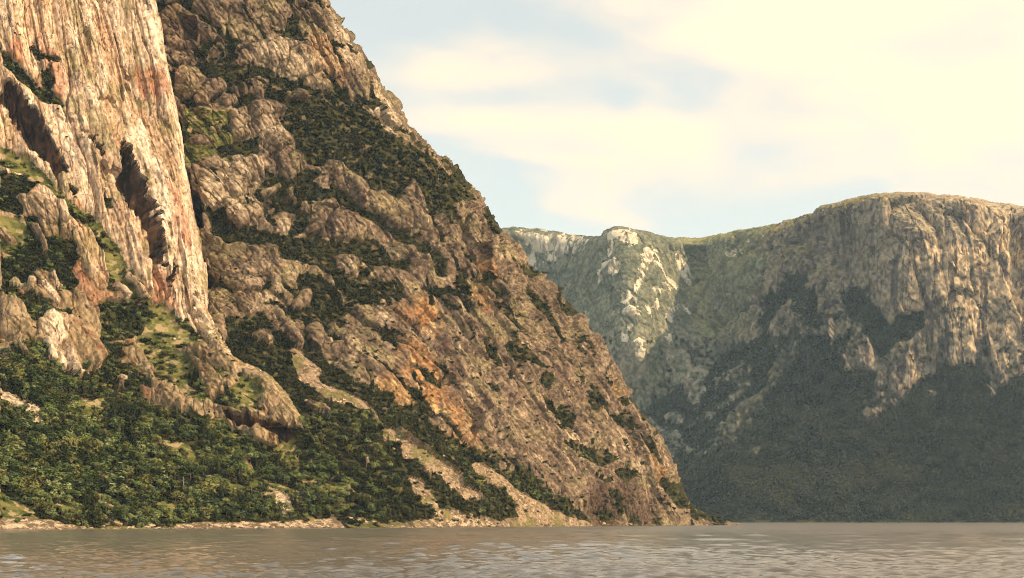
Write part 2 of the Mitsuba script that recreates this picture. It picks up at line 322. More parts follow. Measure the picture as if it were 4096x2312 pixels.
ROCK_B = [  # single outcrops standing out of that scrub
    poly('2', 150, 700, 250, 645, 330, 690, 310, 720, 240, 710, 190, 740), poly('2', 20, 580, 60, 560, 130, 535, 230, 530, 290, 575, 240, 590, 150, 600, 100, 640, 100, 700, 60, 720, 20, 710),
    poly('2', 30, 810, 120, 790, 180, 860, 185, 920, 110, 910, 30, 890), poly('2', 290, 800, 350, 770, 390, 790, 370, 830, 350, 880, 300, 860),
    poly('2', 240, 1085, 290, 1065, 340, 1085, 330, 1160, 290, 1185, 230, 1150), poly('2', 190, 1020, 230, 1020, 235, 1090, 200, 1100),
    poly('2', 380, 1175, 430, 1130, 490, 1130, 490, 1190, 420, 1200), poly('2', 430, 1030, 520, 1010, 600, 1050, 650, 1080, 690, 1150, 690, 1230, 600, 1200, 520, 1190, 500, 1120, 430, 1090),
    poly('2', 500, 880, 540, 860, 575, 900, 540, 915), poly('2', 600, 920, 660, 905, 690, 950, 670, 1000, 680, 1050, 640, 1010),
    poly('2', 690, 990, 760, 990, 830, 1030, 900, 1010, 870, 980, 930, 910, 965, 950, 990, 1040, 1010, 1130, 1050, 1220, 1060, 1280, 1020, 1270, 980, 1190, 900, 1170, 850, 1170, 760, 1100, 700, 1060),
    poly('2', 100, 1300, 150, 1270, 230, 1280, 270, 1350, 300, 1430, 200, 1440, 110, 1370), poly('2', 560, 1290, 640, 1290, 690, 1330, 680, 1380, 600, 1370),
    poly('2', 815, 1275, 870, 1245, 940, 1290, 920, 1330, 860, 1300), poly('2', 960, 1330, 1000, 1290, 1020, 1340, 1010, 1390, 960, 1370),
    poly('2', 1040, 1090, 1080, 1080, 1110, 1150, 1070, 1210, 1045, 1180), poly('2', 260, 490, 340, 460, 420, 500, 380, 515, 290, 500),
    poly('2', 0, 930, 100, 915, 160, 940, 140, 990, 60, 970, 0, 990), poly('2', 0, 1020, 60, 1020, 130, 1080, 110, 1130, 60, 1160, 0, 1110),
    poly('2', 170, 770, 220, 730, 300, 735, 240, 790, 190, 810), poly('2', 160, 955, 265, 925, 265, 960, 220, 1000, 180, 990), poly('2', 285, 970, 315, 960, 320, 1010, 290, 1020),
    poly('2', 100, 240, 200, 200, 300, 200, 400, 230, 440, 290, 470, 370, 440, 380, 380, 400, 330, 400, 240, 340, 150, 300), poly('2', 650, 770, 690, 765, 680, 790, 660, 788),
    poly('1', 1150, 580, 1230, 540, 1280, 560, 1220, 620, 1220, 700, 1180, 720, 1150, 660), poly('1', 1155, 860, 1200, 800, 1260, 830, 1288, 880, 1170, 890),
    poly('1', 960, 890, 1020, 915, 990, 965), poly('1', 1000, 960, 1070, 960, 1080, 1020, 1040, 1070, 1010, 1010), poly('1', 1150, 930, 1280, 920, 1280, 990, 1170, 1000),
    poly('1', 960, 730, 1020, 710, 1080, 740, 1040, 760, 970, 760), poly('1', 1060, 670, 1110, 670, 1100, 700, 1060, 700), poly('1', 910, 540, 950, 550, 940, 590, 910, 580),
    poly('1', 980, 520, 1060, 430, 1110, 410, 1140, 450, 1100, 500, 1050, 550, 1000, 560), poly('1', 1120, 490, 1180, 490, 1200, 520, 1140, 560, 1100, 540),
    poly('1', 1230, 1290, 1288, 1280, 1288, 1360, 1240, 1350), poly('1', 820, 90, 900, 45, 1000, 90, 1020, 180, 1000, 260, 900, 270, 830, 220), poly('1', 880, 370, 1000, 360, 1030, 420, 990, 480, 900, 510),
    poly('4', 270, 370, 300, 370, 340, 410, 390, 480, 370, 510, 320, 460, 280, 410), poly('4', 395, 400, 440, 365, 480, 410, 495, 490, 480, 520, 420, 460),
    poly('4', 500, 410, 530, 420, 530, 450, 505, 430), poly('4', 525, 520, 560, 470, 600, 490, 600, 560, 570, 580), poly('4', 120, 430, 180, 410, 240, 460, 220, 490, 150, 460),
    poly('4', 240, 285, 260, 300, 290, 350, 260, 370, 240, 330), poly('4', 325, 280, 370, 230, 430, 230, 420, 290, 360, 300), poly('4', 280, 215, 310, 230, 310, 265, 280, 255),
    poly('4', 60, 230, 120, 160, 190, 220, 180, 290, 120, 350, 80, 310), poly('4', 690, 1065, 720, 1080, 700, 1090), poly('4', 400, 785, 480, 820, 520, 860, 440, 830, 395, 800),
]
SCREE_B = [
    poly('4', 330, 500, 370, 520, 460, 590, 490, 670, 600, 720, 690, 760, 740, 825, 690, 800, 610, 765, 520, 750, 480, 690, 390, 640, 360, 580),
    poly('4', 790, 900, 850, 910, 850, 950, 900, 970, 960, 1000, 1080, 1070, 1170, 1140, 1180, 1190, 1260, 1230, 1270, 1260, 1220, 1250, 1140, 1210, 1080, 1150, 1010, 1110, 950, 1060, 900, 1050, 880, 980, 800, 960),
    poly('4', 1050, 1310, 1130, 1300, 1290, 1355, 1384, 1385, 1384, 1430, 1050, 1430), poly('4', 930, 1150, 1000, 1190, 1060, 1260, 1060, 1300, 980, 1240),
    poly('5', 0, 1075, 130, 1138, 200, 1208, 300, 1268, 420, 1332, 560, 1380, 600, 1400, 180, 1400, 230, 1340, 170, 1195, 100, 1170, 0, 1125),
]
SCREE_B = [p.buffer(2.2) if k in (0, 1, 3, 4) else p for k, p in enumerate(SCREE_B)]
GRASS_B = [poly('1', 915, 560, 1150, 570, 1150, 700, 1180, 730, 1090, 790, 930, 870, 930, 640), poly('2', 0, 720, 60, 735, 150, 760, 110, 800, 60, 790, 20, 830, 0, 820)]
DARK_B = [poly('2', 1255, 1240, 1330, 1212, 1352, 1270, 1310, 1340, 1300, 1395, 1268, 1320), poly('2', 1145, 1368, 1205, 1362, 1190, 1392), poly('4', 1050, 690, 1070, 648, 1130, 638, 1142, 670, 1090, 702),
          poly('4', 1238, 775, 1292, 815, 1292, 880, 1252, 960, 1228, 985, 1240, 900), poly('5', 590, 1165, 720, 1180, 800, 1230, 840, 1380, 700, 1385, 620, 1330, 600, 1250),
          poly('1', 900, 590, 925, 640, 935, 760, 905, 730), poly('1', 925, 880, 970, 900, 985, 980, 1012, 1000, 1032, 1080, 1030, 1160, 990, 1190, 955, 1080, 935, 960),
          poly('1', 990, 1200, 1010, 1280, 1050, 1330, 1060, 1454, 1020, 1454, 1000, 1330), poly('5', 640, 600, 700, 580, 760, 700, 720, 780, 680, 720), poly('1', 900, 100, 990, 110, 1010, 180, 990, 240, 920, 220)]
VEG_L = [
    poly('4', 340, 900, 420, 880, 500, 960, 600, 1080, 900, 1290, 900, 1372, 600, 1372, 330, 1250, 200, 1000),
    poly('1', 0, 270, 40, 290, 110, 350, 180, 440, 250, 430, 270, 480, 325, 545, 260, 535, 200, 505, 140, 445, 80, 395, 20, 335), poly('1', 220, 355, 255, 345, 275, 420, 250, 470, 210, 450),
    poly('1', 0, 860, 100, 865, 190, 920, 140, 965, 60, 975, 110, 1030, 120, 1080, 60, 1060, 0, 1040), poly('1', 120, 1080, 180, 1100, 225, 1180, 300, 1200, 395, 1205, 405, 1260, 350, 1340, 385, 1400, 300, 1460, 240, 1400, 250, 1330, 200, 1250, 140, 1160),
    poly('1', 0, 1310, 80, 1320, 160, 1370, 200, 1454, 0, 1454), poly('1', 335, 1030, 400, 1060, 480, 1080, 490, 1100, 400, 1110, 350, 1070), poly('1', 480, 1180, 560, 1230, 580, 1260, 520, 1230), poly('1', 530, 980, 570, 990, 580, 1030, 540, 1030),
    poly('1', 150, 245, 240, 270, 300, 320, 250, 310, 180, 300), poly('1', 0, 780, 60, 830, 0, 830), poly('1', 545, 1360, 570, 1380, 580, 1440, 545, 1430),
    poly('W', 0, 870, 60, 860, 170, 780, 250, 740, 330, 860, 530, 965, 650, 900, 655, 740, 640, 600, 690, 640, 760, 720, 860, 745, 790, 860, 900, 930, 960, 1000, 1000, 1140, 1100, 1150, 1200, 1195, 1300, 1265, 1420, 1250, 1540, 1330, 1640, 1400, 1760, 1430, 1960, 1335, 2100, 1500, 2300, 1700, 2296, 1900, 1790, 1914, 1640, 1908, 1400, 1910, 1280, 1930, 1150, 1918, 1080, 1938, 970, 1932, 820, 1938, 610, 1930, 435, 1920, 380, 1895, 190, 1868, 0, 1872),
    poly('W', 0, 220, 120, 170, 250, 60, 380, 70, 500, 90, 510, 190, 460, 280, 510, 340, 480, 420, 400, 400, 380, 320, 300, 290, 200, 300, 60, 290, 0, 330), poly('W', 0, 400, 100, 420, 200, 440, 380, 540, 470, 520, 440, 590, 320, 550, 240, 620, 180, 600, 120, 500, 0, 470),
    poly('W', 640, 500, 820, 470, 960, 500, 1000, 560, 940, 620, 900, 700, 760, 720, 680, 660), poly('W', 620, 70, 700, 105, 745, 165, 660, 135), poly('W', 695, 285, 735, 300, 745, 410, 705, 400), poly('W', 980, 925, 1070, 980, 1000, 1015), poly('W', 1065, 845, 1115, 870, 1080, 905),
    poly('W', 1370, 1055, 1470, 1035, 1545, 1100, 1500, 1155, 1400, 1110), poly('W', 1555, 1055, 1665, 1110, 1640, 1125), poly('W', 1190, 955, 1305, 980, 1290, 1045, 1210, 1000), poly('W', 1130, 600, 1200, 610, 1290, 690, 1250, 690),
]
ROCK_L = [poly('W', *a) for a in [
    (460, 0, 570, 0, 665, 160, 695, 330, 690, 405, 620, 405, 560, 300, 500, 180), (455, 430, 600, 425, 645, 600, 630, 740, 655, 865, 600, 935, 540, 885, 530, 740, 515, 600, 475, 470), (235, 640, 320, 560, 440, 600, 430, 740, 380, 755, 240, 712), (268, 770, 340, 738, 440, 800, 545, 940, 480, 955, 340, 865),
    (0, 490, 100, 500, 180, 600, 222, 740, 170, 782, 205, 865, 150, 845, 60, 720, 0, 700), (50, 380, 90, 348, 130, 388, 212, 358, 222, 402, 180, 432, 120, 402), (228, 400, 270, 378, 385, 490, 370, 525, 300, 472), (308, 320, 330, 308, 388, 402, 360, 402),
    (740, 320, 832, 440, 800, 492, 740, 382), (798, 268, 952, 460, 890, 472, 800, 322), (768, 780, 850, 758, 920, 830, 992, 920, 970, 972, 880, 902, 800, 832), (868, 1030, 940, 1028, 1002, 1060, 1002, 1132, 930, 1092),
    (1170, 780, 1240, 750, 1380, 780, 1482, 900, 1470, 932, 1360, 882, 1250, 832), (1230, 850, 1300, 880, 1420, 980, 1442, 1072, 1350, 1092, 1280, 982), (1560, 930, 1700, 960, 1830, 1060, 1962, 1240, 1962, 1312, 1880, 1292, 1720, 1202, 1650, 1162, 1700, 1082, 1640, 1002),
    (1560, 1298, 1700, 1308, 1792, 1350, 1760, 1422, 1640, 1392), (1000, 1050, 1100, 1080, 1205, 1170, 1160, 1192, 1080, 1142), (0, 20, 70, 30, 120, 100, 60, 120, 0, 90), (180, 0, 230, 0, 310, 190, 280, 180), (750, 990, 785, 985, 812, 1045, 770, 1035)]]
ROCK_L += [poly('1', 120, 980, 180, 990, 260, 1030, 320, 1090, 360, 1110, 330, 1140, 230, 1130, 180, 1080)]
SCREE_L = [poly('3', 0, 700, 90, 735, 200, 815, 235, 885, 200, 895, 120, 815, 0, 765), poly('3', 60, 860, 130, 855, 80, 885), poly('3', 0, 1345, 150, 1345, 300, 1370, 400, 1390, 400, 1440, 0, 1440),
           poly('3', 880, 1375, 1100, 1370, 1500, 1360, 1700, 1340, 2000, 1380, 2000, 1450, 880, 1450), poly('4', 240, 1200, 300, 1240, 350, 1330, 300, 1340, 250, 1270)]
GRASS_L = [poly('1', 0, 740, 100, 770, 200, 850, 300, 950, 420, 1050, 500, 1090, 590, 1210, 640, 1330, 700, 1430, 600, 1454, 540, 1350, 480, 1250, 420, 1130, 340, 1030, 220, 930, 110, 860, 0, 830), poly('1', 0, 1080, 100, 1080, 170, 1160, 240, 1280, 100, 1300, 0, 1270),
           poly('W', 960, 490, 1040, 495, 1160, 600, 1300, 720, 1440, 840, 1500, 930, 1440, 985, 1330, 900, 1200, 800, 1100, 770, 980, 720, 900, 760, 860, 740, 900, 700, 950, 620), poly('W', 980, 720, 1100, 770, 1230, 850, 1280, 980, 1340, 1090, 1290, 1135, 1200, 1080, 1080, 1020, 1000, 960, 990, 920, 920, 830, 860, 760),
           poly('W', 1340, 1090, 1440, 1060, 1560, 940, 1640, 1000, 1700, 1080, 1640, 1165, 1540, 1165, 1440, 1150), poly('4', 50, 970, 110, 1030, 160, 1100, 200, 1200, 130, 1180, 80, 1090), poly('3', 0, 1320, 180, 1320, 200, 1345, 0, 1350), poly('W', 690, 170, 760, 250, 960, 460, 1130, 590, 1000, 490, 830, 470, 720, 330)]
DARK_L = [  # clefts and overhangs
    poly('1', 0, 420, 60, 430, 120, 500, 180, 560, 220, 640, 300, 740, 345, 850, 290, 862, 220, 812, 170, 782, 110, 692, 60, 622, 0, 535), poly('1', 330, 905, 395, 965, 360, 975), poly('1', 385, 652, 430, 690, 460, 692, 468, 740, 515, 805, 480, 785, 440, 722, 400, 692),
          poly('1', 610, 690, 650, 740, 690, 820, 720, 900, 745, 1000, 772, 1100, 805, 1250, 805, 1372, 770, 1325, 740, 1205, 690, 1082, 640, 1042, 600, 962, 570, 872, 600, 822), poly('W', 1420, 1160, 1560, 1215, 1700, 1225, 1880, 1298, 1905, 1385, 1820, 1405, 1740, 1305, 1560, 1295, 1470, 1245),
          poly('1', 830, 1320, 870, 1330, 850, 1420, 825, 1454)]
VEG_F = [poly('Y', *a) for a in [  # the wooded apron across the lake
    (690, 1180, 760, 1130, 880, 1130, 1000, 1080, 1110, 960, 1150, 850, 1210, 760, 1290, 650, 1350, 640, 1370, 680, 1450, 640, 1420, 750, 1450, 800, 1540, 790, 1560, 830, 1520, 940, 1490, 1010, 1560, 990, 1640, 930, 1740, 830, 1780, 800, 1850, 770, 1930, 760, 2000, 790, 2030, 850, 2060, 870, 2110, 820, 2177, 800, 2500, 790, 2500, 1445, 600, 1445),
    (620, 960, 640, 900, 700, 870, 760, 860, 780, 900, 810, 940, 850, 870, 880, 760, 920, 740, 1000, 880, 1040, 930, 960, 980, 900, 1060, 860, 1120, 760, 1110, 740, 1040, 690, 1060, 640, 1000),
    (1420, 560, 1400, 470, 1450, 430, 1520, 470, 1560, 560, 1600, 600, 1660, 560, 1750, 540, 1760, 600, 1720, 660, 1650, 690, 1600, 740, 1560, 720, 1500, 620, 1450, 590),
    (900, 720, 960, 680, 1050, 690, 1000, 600, 1040, 540, 1100, 500, 1200, 430, 1260, 350, 1310, 400, 1320, 520, 1340, 600, 1280, 650, 1180, 740, 1120, 820, 1100, 900, 1060, 930, 1010, 880, 960, 790)]]
DARK_F = [poly('Y', 760, 265, 850, 275, 890, 400, 850, 430, 800, 380), poly('Y', 885, 580, 930, 575, 965, 720, 905, 740)]
PALE_F = [poly('Z', *a) for a in [
    (1380, 40, 1500, 30, 1720, 60, 1860, 90, 1850, 170, 1720, 190, 1640, 240, 1560, 220, 1500, 300, 1470, 260, 1400, 150), (1990, 40, 2060, 30, 2160, 50, 2170, 100, 2120, 180, 2080, 130, 2030, 100, 1990, 150),
    (2200, 160, 2260, 140, 2250, 230, 2200, 340, 2170, 470, 2140, 420, 2170, 300), (2270, 150, 2330, 260, 2400, 400, 2420, 440, 2360, 390, 2300, 290, 2260, 240), (2400, 190, 2450, 180, 2480, 280, 2510, 390, 2460, 340, 2400, 270),
    (2070, 480, 2120, 430, 2150, 500, 2180, 640, 2110, 600, 2100, 530), (2260, 400, 2330, 380, 2360, 420, 2290, 450), (2250, 510, 2310, 480, 2320, 540, 2260, 560), (2190, 540, 2230, 520, 2250, 620, 2210, 600),
    (1930, 300, 2000, 210, 2060, 260, 2040, 300, 1960, 340, 1920, 420), (1820, 620, 1860, 540, 1860, 620, 1830, 680), (2080, 690, 2130, 670, 2120, 760, 2070, 750), (2430, 530, 2480, 520, 2490, 600, 2440, 570),
    (2010, 110, 2050, 230, 2030, 290, 1990, 200), (2350, 560, 2400, 540, 2390, 640, 2340, 620), (2150, 760, 2200, 700, 2190, 850, 2140, 830), (2330, 700, 2380, 690, 2350, 800)]]
PALE_F += [poly('6', 0, 300, 40, 280, 60, 300, 30, 330), poly('6', 80, 262, 110, 255, 100, 275), poly('6', 150, 250, 200, 235, 180, 255)]
ROCK_F = [poly('6', 395, 560, 440, 450, 490, 560, 500, 610, 430, 650, 400, 610), poly('6', 470, 730, 520, 690, 580, 740, 500, 775), poly('6', 600, 800, 690, 690, 760, 700, 800, 790, 740, 850, 680, 900, 640, 870), poly('6', 540, 940, 580, 910, 640, 900, 620, 950, 560, 985),
          poly('6', 0, 1010, 60, 980, 150, 900, 180, 930, 120, 990, 20, 1060, -40, 1090), poly('6', 160, 880, 190, 820, 255, 765, 210, 840, 180, 895), poly('6', 90, 1125, 150, 1080, 150, 1140, 100, 1145), poly('6', 700, 1140, 730, 1130, 745, 1180, 700, 1175), poly('6', 615, 1120, 650, 1130, 640, 1150), poly('6', 810, 850, 840, 850, 890, 890, 820, 880), poly('6', 1020, 820, 1090, 860, 1060, 885)]

# ------------------------------------------------------------------ terrain sheets
SIL = np.array([(730, -160), (760, -90), (808, 0), (830, 40), (870, 90), (905, 140), (935, 190), (950, 230), (985, 275), (1010, 320), (1040, 365), (1075, 385), (1120, 420), (1160, 455), (1190, 490), (1210, 530), (1235, 570), (1255, 590), (1290, 640), (1330, 690), (1380, 735), (1420, 765), (1450, 795), (1475, 830), (1510, 880), (1540, 915), (1560, 950), (1580, 1000), (1620, 1060), (1650, 1100), (1680, 1150), (1700, 1200), (1722, 1250), (1755, 1285), (1795, 1300), (1832, 1312), (1862, 1320), (1880, 1350)]) / 2.5156
EDGE_L = np.array([(140, -60), (153, 0), (163, 60), (173, 105), (180, 140), (184, 175), (190, 210), (197, 240), (203, 270), (206, 290), (206, 312), (216, 332), (230, 355), (247, 366), (265, 376), (286, 396), (305, 426), (318, 450), (336, 475), (362, 502), (398, 530), (404, 537)])
SKY_F = np.array([(1150, 585), (1252, 578), (1290, 572), (1350, 576), (1430, 588), (1480, 594), (1513, 594), (1520, 580), (1545, 570), (1580, 573), (1620, 580), (1680, 596), (1740, 601), (1800, 592), (1850, 582), (1950, 568), (2010, 550), (2046, 538), (2064, 520), (2110, 508), (2160, 495), (2240, 486), (2300, 486), (2360, 492), (2420, 497), (2480, 508), (2576, 522), (2760, 530)]) / 2.5156


def surveyed(points, smooth=.0):
    a = np.array(points, float)
    r = RBFInterpolator(a[:, :2], np.log(a[:, 2]), kernel='thin_plate_spline', smoothing=smooth)
    x0, y0, x1, y1 = a[:, 0].min() - 90, a[:, 1].min() - 90, a[:, 0].max() + 90, a[:, 1].max() + 60
    gx, gy = np.arange(x0, x1, 4.0), np.arange(y0, y1, 4.0)
    g = r(np.stack(np.meshgrid(gx, gy), -1).reshape(-1, 2)).reshape(len(gy), len(gx))
    return lambda x, y: np.exp(map_coordinates(g, [(y - y0) / 4, (x - x0) / 4], order=3, mode='nearest'))


depth_L = surveyed([(-60, 535, 575), (0, 531, 590), (130, 530, 640), (280, 530, 690), (400, 529, 735), (0, 450, 640), (100, 450, 685), (200, 450, 725), (300, 450, 762), (0, 380, 690), (100, 380, 735), (200, 390, 752), (228, 357, 778), (305, 427, 752), (265, 377, 775), (260, 420, 742), (0, 330, 715), (50, 350, 715), (100, 330, 760), (150, 310, 795), (206, 312, 815), (0, 250, 745), (80, 250, 770), (140, 280, 790), (0, 170, 765), (60, 170, 782), (120, 200, 800), (203, 270, 830), (190, 210, 842), (180, 140, 856), (163, 60, 868), (153, 0, 882), (0, 90, 790), (0, 0, 805), (0, -60, 810), (60, 90, 808), (110, 90, 830), (90, 0, 845), (150, -60, 890), (-60, 250, 730), (-60, 0, 790), (150, 120, 846), (140, 200, 812)])
depth_B = surveyed([(140, 0, 960), (152, 100, 930), (170, 200, 900), (190, 290, 880), (200, 330, 850), (200, 400, 820), (250, 480, 760), (330, 528, 712), (230, 0, 965), (321, 0, 1010), (230, 100, 930), (300, 100, 975), (380, 90, 1030), (230, 200, 902), (300, 200, 945), (380, 200, 990), (474, 195, 1070), (230, 290, 872), (300, 290, 905), (400, 290, 965), (480, 290, 1030), (555, 290, 1105), (250, 360, 842), (320, 360, 865), (400, 360, 910), (500, 360, 1000), (606, 360, 1110), (320, 430, 805), (400, 430, 850), (480, 430, 920), (560, 430, 1010), (645, 420, 1115), (340, 490, 765), (420, 490, 800), (500, 490, 880), (580, 490, 970), (650, 490, 1080), (683, 495, 1118), (330, 529, 712), (400, 528, 735), (500, 526.5, 850), (600, 525.6, 990), (660, 525.2, 1075), (704, 525, 1125), (740, 526, 1165), (300, -60, 1010), (200, -60, 970)])
depth_F = surveyed([(1084, 524, 2500), (900, 522.6, 2530), (720, 522.5, 2570), (640, 522.5, 2620), (1024, 450, 2600), (900, 450, 2640), (800, 450, 2680), (720, 480, 2650), (1024, 370, 2680), (950, 370, 2700), (880, 350, 2740), (830, 330, 2790), (1024, 205, 2760), (900, 195, 2800), (830, 205, 2900), (1084, 215, 2740), (680, 470, 2850), (665, 440, 3050), (760, 400, 2880), (720, 430, 2900), (500, 228, 3600), (580, 237, 3480), (512, 262, 3640), (540, 292, 3560), (575, 300, 3420), (602, 310, 3270), (545, 340, 3430), (640, 400, 3130), (680, 240, 3470), (740, 240, 3300), (800, 225, 3060), (760, 300, 3120), (700, 380, 3100), (612, 230, 3370), (622, 270, 3270), (634, 310, 3170), (642, 350, 3100), (590, 360, 3230), (660, 260, 3370), (695, 275, 3470), (705, 320, 3330), (735, 280, 3230), (800, 260, 3010), (825, 260, 2950), (860, 260, 2830), (892, 260, 2735), (960, 260, 2715), (1024, 260, 2705), (960, 300, 2700), (890, 310, 2745)])


class Sheet:
    def __init__(self, X, Y, D, real):
        """X, Y: where the survey lines of the sheet run as seen from the boat, D: their distance, real: False for what turns away behind the edge."""
        self.X, self.Y, self.D, self.real = X, Y, D, real
        self.P = np.stack([(X - CX) / F * D, D, CAMZ - (Y - HY) / F * D], -1)
        self.N = self.normals()
        self.off = np.zeros(X.shape)

    def normals(self):
        a, b = np.gradient(self.P, axis=0), np.gradient(self.P, axis=1)
        n = np.cross(a, b)
        n /= np.linalg.norm(n, axis=-1, keepdims=True) + 1e-12
        i = np.argwhere(self.real)[len(np.argwhere(self.real)) // 2]
        v = self.P[tuple(i)] - [0, 0, CAMZ]
        return -n if (n[tuple(i)] * v).sum() > 0 else n

    def inside(self, polys, wob=0.0, dx=0, dy=0):
        """Index of the outline each point lies in, or -1; wob: ragged edge in pixels' worth of metres."""
        x, y = self.X + dx * wob, self.Y + dy * wob
        out = np.full(x.shape, -1)
        for k, p in enumerate(polys):
            a, b, c, d = p.bounds
            m = (x > a) & (x < c) & (y > b) & (y < d) & self.real
            if m.any():
                hit = shapely.contains_xy(p, x[m], y[m])
                o = out[m]
                o[hit] = k
                out[m] = o
        return out

    def displace(self, off, smooth_n=0):
        n = self.N
        if smooth_n:
            n = np.stack([gaussian_filter(n[..., k], smooth_n) for k in range(3)], -1)
            n /= np.linalg.norm(n, axis=-1, keepdims=True)
        self.P = self.P + n * off[..., None]
        self.N = self.normals()

    def parts(self, key, classes, flat=True):
        """classes: (ni, nj) of ints; writes one mesh per class: {class: (entry key, material)}."""
        ni, nj = self.X.shape
        idx = np.arange(ni * nj).reshape(ni, nj)
        a, b, c, d = (q.ravel() for q in (idx[:-1, :-1], idx[1:, :-1], idx[1:, 1:], idx[:-1, 1:]))
        cl = classes[:-1, :-1].ravel()
        P, N = self.P.reshape(-1, 3), self.N.reshape(-1, 3)
        f = np.stack([a, b, c, a, c, d], -1).reshape(-1, 2, 3)
        q = f[len(f) // 2, 0]
        if (np.cross(P[q[1]] - P[q[0]], P[q[2]] - P[q[0]]) * N[q[0]]).sum() < 0:
            f = f[:, :, ::-1]
        for k, (name, mat) in key.items():
            sel = f[cl == k].reshape(-1, 3)
            if len(sel) < 4:
                continue
            u, inv = np.unique(sel, return_inverse=True)
            scene[name] = {'type': 'ply', 'filename': meshkit.write_ply((P[u], inv.reshape(-1, 3)), normals=None if flat else N[u]), 'face_normals': flat, 'bsdf': {'type': 'ref', 'id': mat}}


def nz(P, s, oct_=4, seed=0, along=None, stretch=3.0):
    """fbm in [-1, 1] of the points; along: direction in which it is drawn out."""
    q = P
    if along is not None:
        q = P - along * ((P @ along) * (1 - 1 / stretch))[..., None]
    return meshkit.fbm(q / s, oct_, seed) * 2 - 1


def ridged(P, s, oct_=4, seed=0, along=None, stretch=3.0):
    q = P if along is None else P - along * ((P @ along) * (1 - 1 / stretch))[..., None]
    out, amp, tot = 0, 1.0, 0
    for o in range(oct_):
        out = out + amp * (1 - np.abs(meshkit.noise(q / s * 2 ** o, seed + o) * 2 - 1))
        tot += amp
        amp *= .5
    return out / tot


def blocks(P, s, seed, along=None, stretch=2.0):
    """Jointed rock: (distance to the joint in metres, a random height of the block, block id) of cells about s metres across."""
    q = P if along is None else P - along * ((P @ along) * (1 - 1 / stretch))[..., None]
    rng = np.random.default_rng(seed)
    w = np.stack([meshkit.fbm(q / s * 1.3 + 7 * k, 3, seed + k) for k in range(3)], -1) - .5
    q = q + w * s * .7
    lo = q.reshape(-1, 3).min(0) - s
    g = np.unique(np.floor((q.reshape(-1, 3) - lo) / s).astype(int), axis=0)
    g = np.unique((g[:, None] + np.array([[i, j, k] for i in (-1, 0, 1) for j in (-1, 0, 1) for k in (-1, 0, 1)])[None]).reshape(-1, 3), axis=0)
    pts = lo + (g + rng.random(g.shape)) * s
    d, i = cKDTree(pts).query(q.reshape(-1, 3), k=2)
    tilt = rng.normal(size=pts.shape)
    tilt /= np.linalg.norm(tilt, axis=1, keepdims=True)
    face = ((q.reshape(-1, 3) - pts[i[:, 0]]) * tilt[i[:, 0]]).sum(1) / s
    return ((d[:, 1] - d[:, 0]) / 2).reshape(q.shape[:-1]), rng.random(len(pts))[i[:, 0]].reshape(q.shape[:-1]), face.reshape(q.shape[:-1])


def flakes(P, dip, nrm, s, seed, wob=1.2):
    """Sheets of rock lapping over each other along the dip: a saw-tooth with a sharp edge, different from sheet to sheet."""
    perp = unit(np.cross(dip, nrm))
    w = P @ perp / s + wob * nz(P, s * 4, 3, seed, dip, 4.0)
    f, k = w - np.floor(w), np.floor(w)
    amp = meshkit.noise(np.stack([k * 7.3, (P @ dip) / (s * 3.5) + k * .37, k * 0], -1), seed + 5) * 2 - 1
    return (f - .5) * amp


def dome(mask, px):
    return 1 - np.exp(-distance_transform_edt(mask) / px)


def unit(v):
    return np.array(v) / np.linalg.norm(v)


def interp_edge(tab, y):
    return np.interp(y, tab[:, 1], tab[:, 0])


# --- the long buttress on the right of the gully
rows = np.concatenate([np.linspace(-60, 0, 30)[:-1], np.arange(0, 536.5, .85)])
t = np.linspace(0, 1, 430)
wrap = np.arange(1, 15)
xr, xl = interp_edge(SIL, rows), interp_edge(EDGE_L, rows) - 45
X = xl[:, None] + (xr - xl)[:, None] * t
Y = np.repeat(rows[:, None], len(t), 1)
D = depth_B(X, Y)
lastd = D[:, -1:]
edge = np.clip((1 - t) * (xr - xl)[:, None] / 14, 0, 1)      # the flank rounds off towards its skyline
D = D + 26 * (1 - np.sqrt(1 - (1 - edge) ** 2 + 1e-9)) * np.clip((524 - Y) / 60, 0, 1)
Xw = xr[:, None] - .05 * wrap ** 2
Dw = D[:, -1:] + 5 * wrap + 2.2 * wrap ** 2
B = Sheet(np.hstack([X, Xw]), np.hstack([Y, np.repeat(rows[:, None], len(wrap), 1)]), np.hstack([D, Dw]), np.hstack([np.ones_like(X, bool), np.zeros_like(Xw, bool)]))
dipB = unit(px_to_world(520, 450, 940) - px_to_world(330, 200, 960))
wx, wy = nz(B.P, 9, 3, 71), nz(B.P, 9, 3, 72)
veg, rock, scr, gra, drk = (B.inside(p, 3.2, wx, wy) for p in (VEG_B, ROCK_B, SCREE_B, GRASS_B, DARK_B))
drk[drk == 4] = -1
veg_only = (veg >= 0) & (rock < 0) & (scr < 0)
soft = gaussian_filter(veg_only.astype(float), 2.5)
joint, hgt, fac = blocks(B.P, 26, 3, dipB, 2.6)
joint2, hgt2, fac2 = blocks(B.P, 10, 4, dipB, 2.2)
joint3, hgt3, fac3 = blocks(B.P, 4.2, 9, dipB, 2.0)
steep = np.clip((B.Y - 250) / 120, 0, 1) * np.clip((B.X - 380) / 60, 0, 1)     # the slabs of the lower flank are smoother
rocky = np.where(rock >= 0, 1.0, 1 - soft)
nB = unit(B.N[B.real].mean(0))
off = 7 * nz(B.P, 70, 3, 11, dipB, 2.5) + 2.6 * (ridged(B.P, 30, 4, 12, dipB, 3.0) - .6) + rocky * (7 * flakes(B.P, dipB, nB, 24, 81) + 2.4 * flakes(B.P, dipB, nB, 8.5, 82) + 1.2 * flakes(B.P, dipB, nB, 3.6, 83) + 2.2 * flakes(B.P, unit(np.cross(dipB, nB)), nB, 19, 84) + 1.0 * flakes(B.P, unit(np.cross(dipB, nB)), nB, 7, 85))
